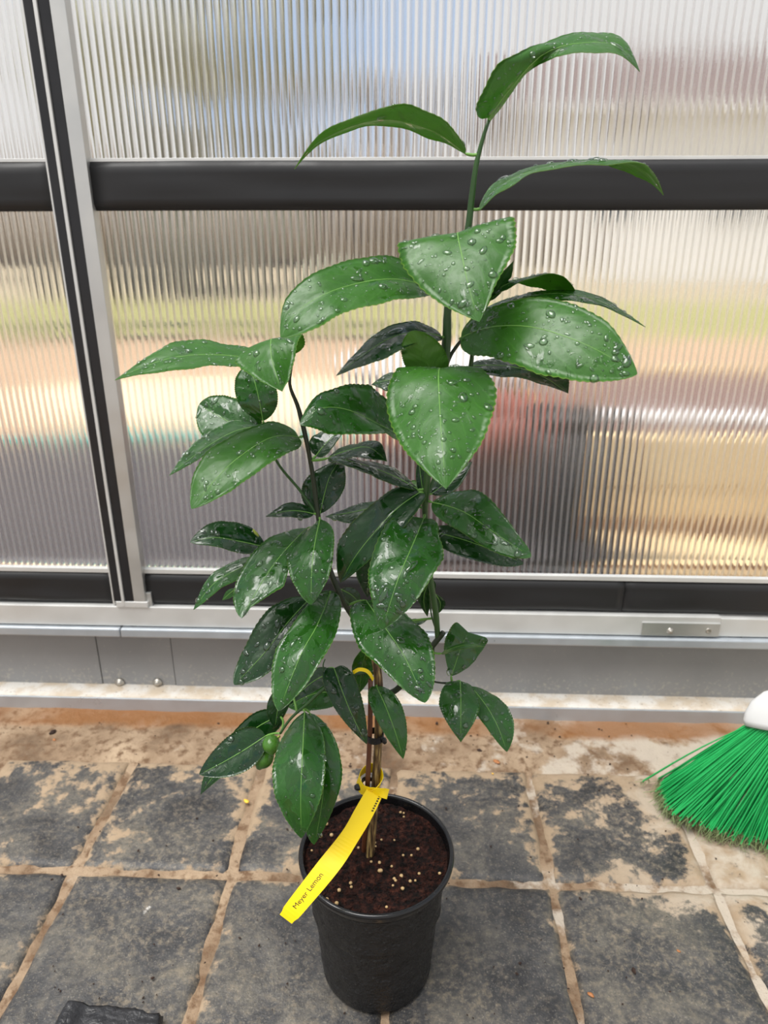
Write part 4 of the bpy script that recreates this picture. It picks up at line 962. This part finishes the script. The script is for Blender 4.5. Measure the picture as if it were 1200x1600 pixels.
# cap: flattened dome following the root line, then socket and handle
ax = (T1-T0).normalized(); up = Vector((.10, .42, .9)); up = (up-ax*up.dot(ax)).normalized(); dp = ax.cross(up)
cc = (T0+T1)/2-up*.002; hl = (T1-T0).length/2+.007
V = []; Fc = []; seg = 40; prof = [(1.0, -.004), (1.03, .004), (1.0, .016), (.90, .032), (.70, .047), (.42, .058), (.22, .064), (.16, .075), (.15, .10)]
for i, (k, h) in enumerate(prof):
    for j in range(seg):
        a = 2*math.pi*j/seg; rx = max(hl*k, .018); ry = max(.019*k, .0145) if i > 4 else .019*k
        V.append(cc+ax*(rx*math.cos(a))+dp*(ry*math.sin(a))+up*h)
for i in range(len(prof)-1):
    for j in range(seg): Fc.append((i*seg+j, i*seg+(j+1) % seg, (i+1)*seg+(j+1) % seg, (i+1)*seg+j))
Fc.append(tuple(range(seg))[::-1]); Fc.append(tuple((len(prof)-1)*seg+j for j in range(seg)))
M['cap'] = simple('white_cap_plastic', (.60, .60, .59), .35, 0, .05, 20)
co = bown(mesh_obj('cap', V, Fc, M['cap'], None, True))
bm = bmesh.new(); bm.from_mesh(co.data); bmesh.ops.recalc_face_normals(bm, faces=bm.faces); bm.to_mesh(co.data); bm.free()
h0 = cc+up*.095; hd = Vector((.20, .17, 1)).normalized()
bown(tube('handle', [h0, h0+hd*.45, h0+hd*.95], .012, M['cap'], None, 16))
# ================================================================== SCRAPS ON THE FLOOR
def crumple(name, c, sc, m, seed, label, cat):
    bm = bmesh.new(); res = bmesh.ops.create_icosphere(bm, subdivisions=5, radius=1)
    for v in res['verts']:
        p = v.co.copy(); mx_ = max(abs(p.x), abs(p.y)*1.0, abs(p.z)); p = p.lerp(p/mx_, .75)
        k = .20*noise.noise(Vector((p.x*2.2+seed, p.y*2, p.z)))+.13*(1-2*abs(noise.noise(Vector((p.x*7+p.y*3, p.y*2.5, seed)))))
        zz = p.z+(k if p.z > -.2 else 0)
        if p.x < -.55 and p.z > 0: zz += .9*min(1, (-.55-p.x)/.2)
        v.co = Vector((p.x*sc[0]*(1+.05*k), p.y*sc[1]*(1+k), zz*sc[2]))
    o = bm_obj(name, bm, m, None, True); o.location = c; tag(o, label, cat); return o
M['scrap'] = simple('black_plastic_scrap', (.018, .018, .020), .33, 0, .5, 90, .5, .003)
cp = flo(168, 1616, .008); s0 = crumple('plastic_scrap', (cp.x, cp.y, .0085), (.056, .022, .0085), M['scrap'], 4, 'crumpled black plastic scrap at the bottom left edge of the pavers', 'plastic scrap'); s0.rotation_euler = (0, 0, -.04)
M['petal'] = simple('yellow_petal', (.85, .50, .04), .5); M['petal_o'] = simple('orange_bit', (.38, .15, .05), .6)
def flake(px, py, r, m, label, cat, name='yellow_flake'):
    p = flo(px, py, .002); bm = bmesh.new(); blob(bm, (0, 0, 0), r, 2, (1, .6, .35), .4, px, 1.5)
    o = bm_obj(name, bm, m, None, True); o.location = (p.x, p.y, .0022); o.rotation_euler = (0, 0, -.7); tag(o, label, cat); return o
flake(385, 1252, .0052, M['petal'], 'yellow corn like flake on the pavers left of the pot', 'flake')
flake(770, 1209, .0020, M['petal'], 'tiny yellow speck on the sandy strip behind the pot', 'speck', 'yellow_speck')
flake(1060, 1486, .0024, M['petal_o'], 'tiny orange speck on the dark paver below the broom', 'speck', 'orange_speck')
flake(923, 1554, .0038, M['petal_o'], 'small reddish orange chip on the right joint near the bottom edge', 'chip', 'orange_chip')
flake(85, 1156, .0036, M['petal_o'], 'orange pebble on the sandy strip near the left wall foot', 'pebble', 'orange_pebble')
flake(776, 1190, .0065, M['petal_o'], 'rust coloured pebble on the sandy strip right of the pot', 'pebble', 'rust_pebble').scale = (1, 1, .6)
its = []; rs = random.Random(21)
for i in range(420):
    x = rs.uniform(0, 1200); y = rs.uniform(1140, 1600)
    if rs.random() < .35: y = rs.uniform(1130, 1200)
    p = flo(x, y, 0); 
    if math.hypot(p.x-PC0.x, p.y-PC0.y) < .07: continue
    r = .0006*math.exp(rs.gauss(0, .6)); p.z = r*.6+.0008
    d = Vector((rs.uniform(-1, 1), rs.uniform(-1, 1), 0)).normalized(); its.append(tube_data([p-d*r*1.4, p, p+d*r*1.2], [r*.4, r, r*.5], 5))
V, Fc = merge(its); tag(mesh_obj('soil_crumbs', V, Fc, M['debris_dark'], None, False), 'dark soil crumbs scattered over the pavers and sand', 'crumbs', kind='stuff')
